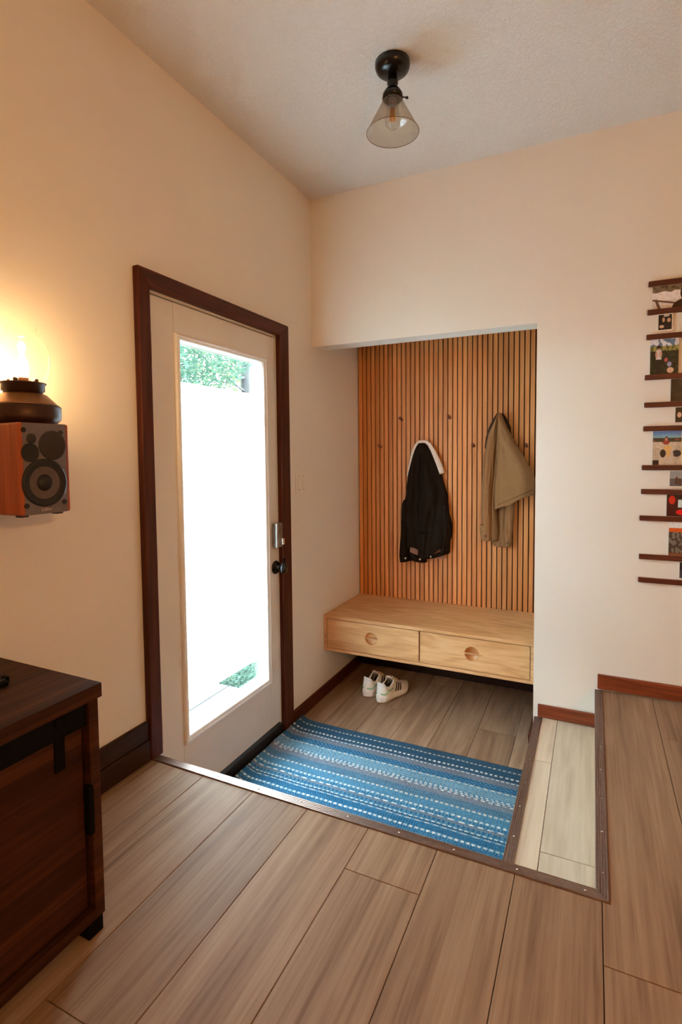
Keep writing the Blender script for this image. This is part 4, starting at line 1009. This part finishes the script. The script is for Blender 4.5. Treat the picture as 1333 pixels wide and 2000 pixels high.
photo('small white bordered dark snapshot under the second rail', 1.749, 1.809, 1.980, 2.0565, ph_dark_pair, 0.0045)
photo('upright photo of a person in a white shirt by a green hedge', 1.724, 1.834, 1.7925, 1.9475, ph_garden)
photo('nearly black photo below the fourth rail, cut by the right edge', 1.806, 1.93, 1.6695, 1.7695, ph_dark)
photo('small white bordered photo of two faces on black', 1.822, 1.882, 1.570, 1.6465, ph_face, 0.0045)
photo('photo of a crouching figure on a sunlit road under blue sky', 1.742, 1.853, 1.388, 1.5405, ph_road)
photo('small white bordered photo of a grey room with two people', 1.807, 1.868, 1.287, 1.365, ph_room, 0.0045)
photo('dark red photo with a bright screen and a pink shape', 1.801, 1.93, 1.158, 1.2565, ph_red)
photo('photo with an orange band and a row of standing people', 1.812, 1.93, 0.981, 1.135, ph_crowd)
photo('small white bordered dark photo just above the lowest rail', 1.853, 1.913, 0.876, 0.958, ph_dusk, 0.0045)

# ------------------------------------------------------------------ outdoors beyond the door
GZ0 = -0.45
g = MB(); g.grid(lambda u, v: (-30 + 29.85 * u, -20 + 50 * v, GZ0 + 0.15 * noise.noise((u * 9, v * 14, 0)) * (1 - u)), 30, 40)
tag(g.build('garden_ground', MT['soil']), 'garden ground beyond the wooden deck', 'ground', kind='structure')
dk = thing('deck', 'pale weathered deck outside the entry door', 'deck', (-0.8, -1.5, -0.10), kind='structure')
xx = -0.135; k = 0
while xx > -1.75:
    BX('deck_board', (xx - 0.136, -4.0, -0.128), (xx, 0.06, -0.10), MT['deck'], dk, 0.003)
    xx -= 0.142; k += 1
dj = MB()
for yj in (-3.9, -2.6, -1.3, -0.02): dj.box((-1.74, yj - 0.02, -0.45), (-0.14, yj + 0.02, -0.1285))
dj.build('deck_joist', MT['bark'], dk)

def leaves(center, rad, n, size, flat=0.6, seed=0, lump=0.45):
    rnd = random.Random(seed); V, Fq = [], []
    for _ in range(n):
        while True:
            p = Vector((rnd.uniform(-1, 1), rnd.uniform(-1, 1), rnd.uniform(-1, 1)))
            if 0.15 < p.length < 1 and noise.noise(Vector((p.x * 2.4 + seed, p.y * 2.4, p.z * 2.4))) > -lump + 0.25 * rnd.random(): break
        c = Vector((center[0] + p.x * rad[0], center[1] + p.y * rad[1], center[2] + p.z * rad[2]))
        d1 = Vector((rnd.gauss(0, 1), rnd.gauss(0, 1), rnd.gauss(0, 1) * flat)).normalized(); d2 = d1.cross(Vector((rnd.gauss(0, 1), rnd.gauss(0, 1), rnd.gauss(0, 1)))).normalized()
        s = size * rnd.uniform(.6, 1.3); b0 = len(V)
        V += [tuple(c - d1 * s), tuple(c + d2 * s * .42), tuple(c + d1 * s), tuple(c - d2 * s * .42)]; Fq.append((b0, b0+1, b0+2, b0+3))
    return V, Fq
def plant(name, label, cat, base, center, rad, n, size, mat, trunk=None, branches=(), group=None, seed=1, lump=0.45):
    t = thing(name, label, cat, base, group)
    V, Fq = leaves(center, rad, n, size, seed=seed, lump=lump)
    V = [(v[0]-base[0], v[1]-base[1], v[2]-base[2]) for v in V]
    me = bpy.data.meshes.new('foliage'); me.from_pydata(V, [], Fq); me.update(); me.materials.append(mat)
    o = bpy.data.objects.new('foliage', me); COL.objects.link(o); o.parent = t; o['kind'] = 'stuff'
    if trunk: MB().tube(trunk[0], trunk[1], 12).build('trunk', MT['bark'], t)
    for bp, br_ in branches: MB().tube(bp, br_, 6).build('branch', MT['bark'], t)
    return t
plant('garden_tree', 'tree with a grey trunk seen through the clear strip above the frosted glass', 'tree', (-5, 6.43, GZ0), (-5.3, 4.35, 3.55), (1.5, 1.95, 1.15), 15000, 0.042, MT['leaf_a'],
      ([(-5, 6.45, GZ0), (-5.02, 6.46, 1.2), (-5.0, 6.47, 3.0), (-4.95, 6.52, 4.6)], [0.20, 0.16, 0.15, 0.10]),
      [([(-5, 6.42, 2.75), (-4.95, 6.05, 2.82), (-4.9, 5.6, 2.98)], [0.028, 0.02, 0.01]), ([(-5, 6.4, 3.05), (-4.95, 6.1, 3.0), (-4.9, 5.75, 2.86), (-4.85, 5.3, 2.84)], [0.03, 0.022, 0.015, 0.008]), ([(-5, 6.45, 3.3), (-4.9, 5.9, 3.5), (-4.8, 5.2, 3.9)], [0.04, 0.025, 0.01])], seed=3)
plant('garden_tree', 'far yellow green tree behind the grey trunk', 'tree', (-9, 10.8, GZ0), (-9, 10.8, 3.2), (2.2, 2.4, 2.4), 9000, 0.075, MT['leaf_b'], ([(-9, 10.8, GZ0), (-9, 10.8, 3.0)], [0.16, 0.08]), seed=5)
plant('garden_tree', 'far blue green tree left of the grey trunk', 'tree', (-8.6, 6.5, GZ0), (-8.6, 6.5, 2.9), (1.9, 1.8, 1.9), 7000, 0.075, MT['leaf_c'], ([(-8.6, 6.5, GZ0), (-8.6, 6.5, 2.8)], [0.16, 0.08]), seed=8)
shr = [((-0.40, 0.31), 0.185, 'leaf_a', 'broad leaved shrub at the end of the deck nearest the house'), ((-0.91, 0.34), 0.22, 'leaf_c', 'pale shrub at the middle of the deck end'), ((-1.45, 0.36), 0.25, 'leaf_b', 'yellow green shrub at the outer corner of the deck'),
       ((-0.50, 0.92), 0.30, 'leaf_c', 'pale shrub in the second row close to the wall'), ((-1.22, 1.02), 0.34, 'leaf_a', 'blue green shrub in the second row'), ((-2.08, 1.06), 0.36, 'leaf_b', 'yellow green shrub in the second row farthest out')]
for i, ((sx_, sy_), r_, ml, lb) in enumerate(shr):
    plant('garden_shrub', lb, 'shrub', (sx_, sy_, GZ0), (sx_, sy_, GZ0 + r_ * 1.05), (r_ * 1.1, r_ * 0.95, r_ * 1.0), 3600, 0.016, MT[ml], ([(sx_, sy_, GZ0), (sx_ + .01, sy_, GZ0 + r_)], [0.02, 0.012]), group='shrubs beyond the deck', seed=20 + i, lump=0.8)
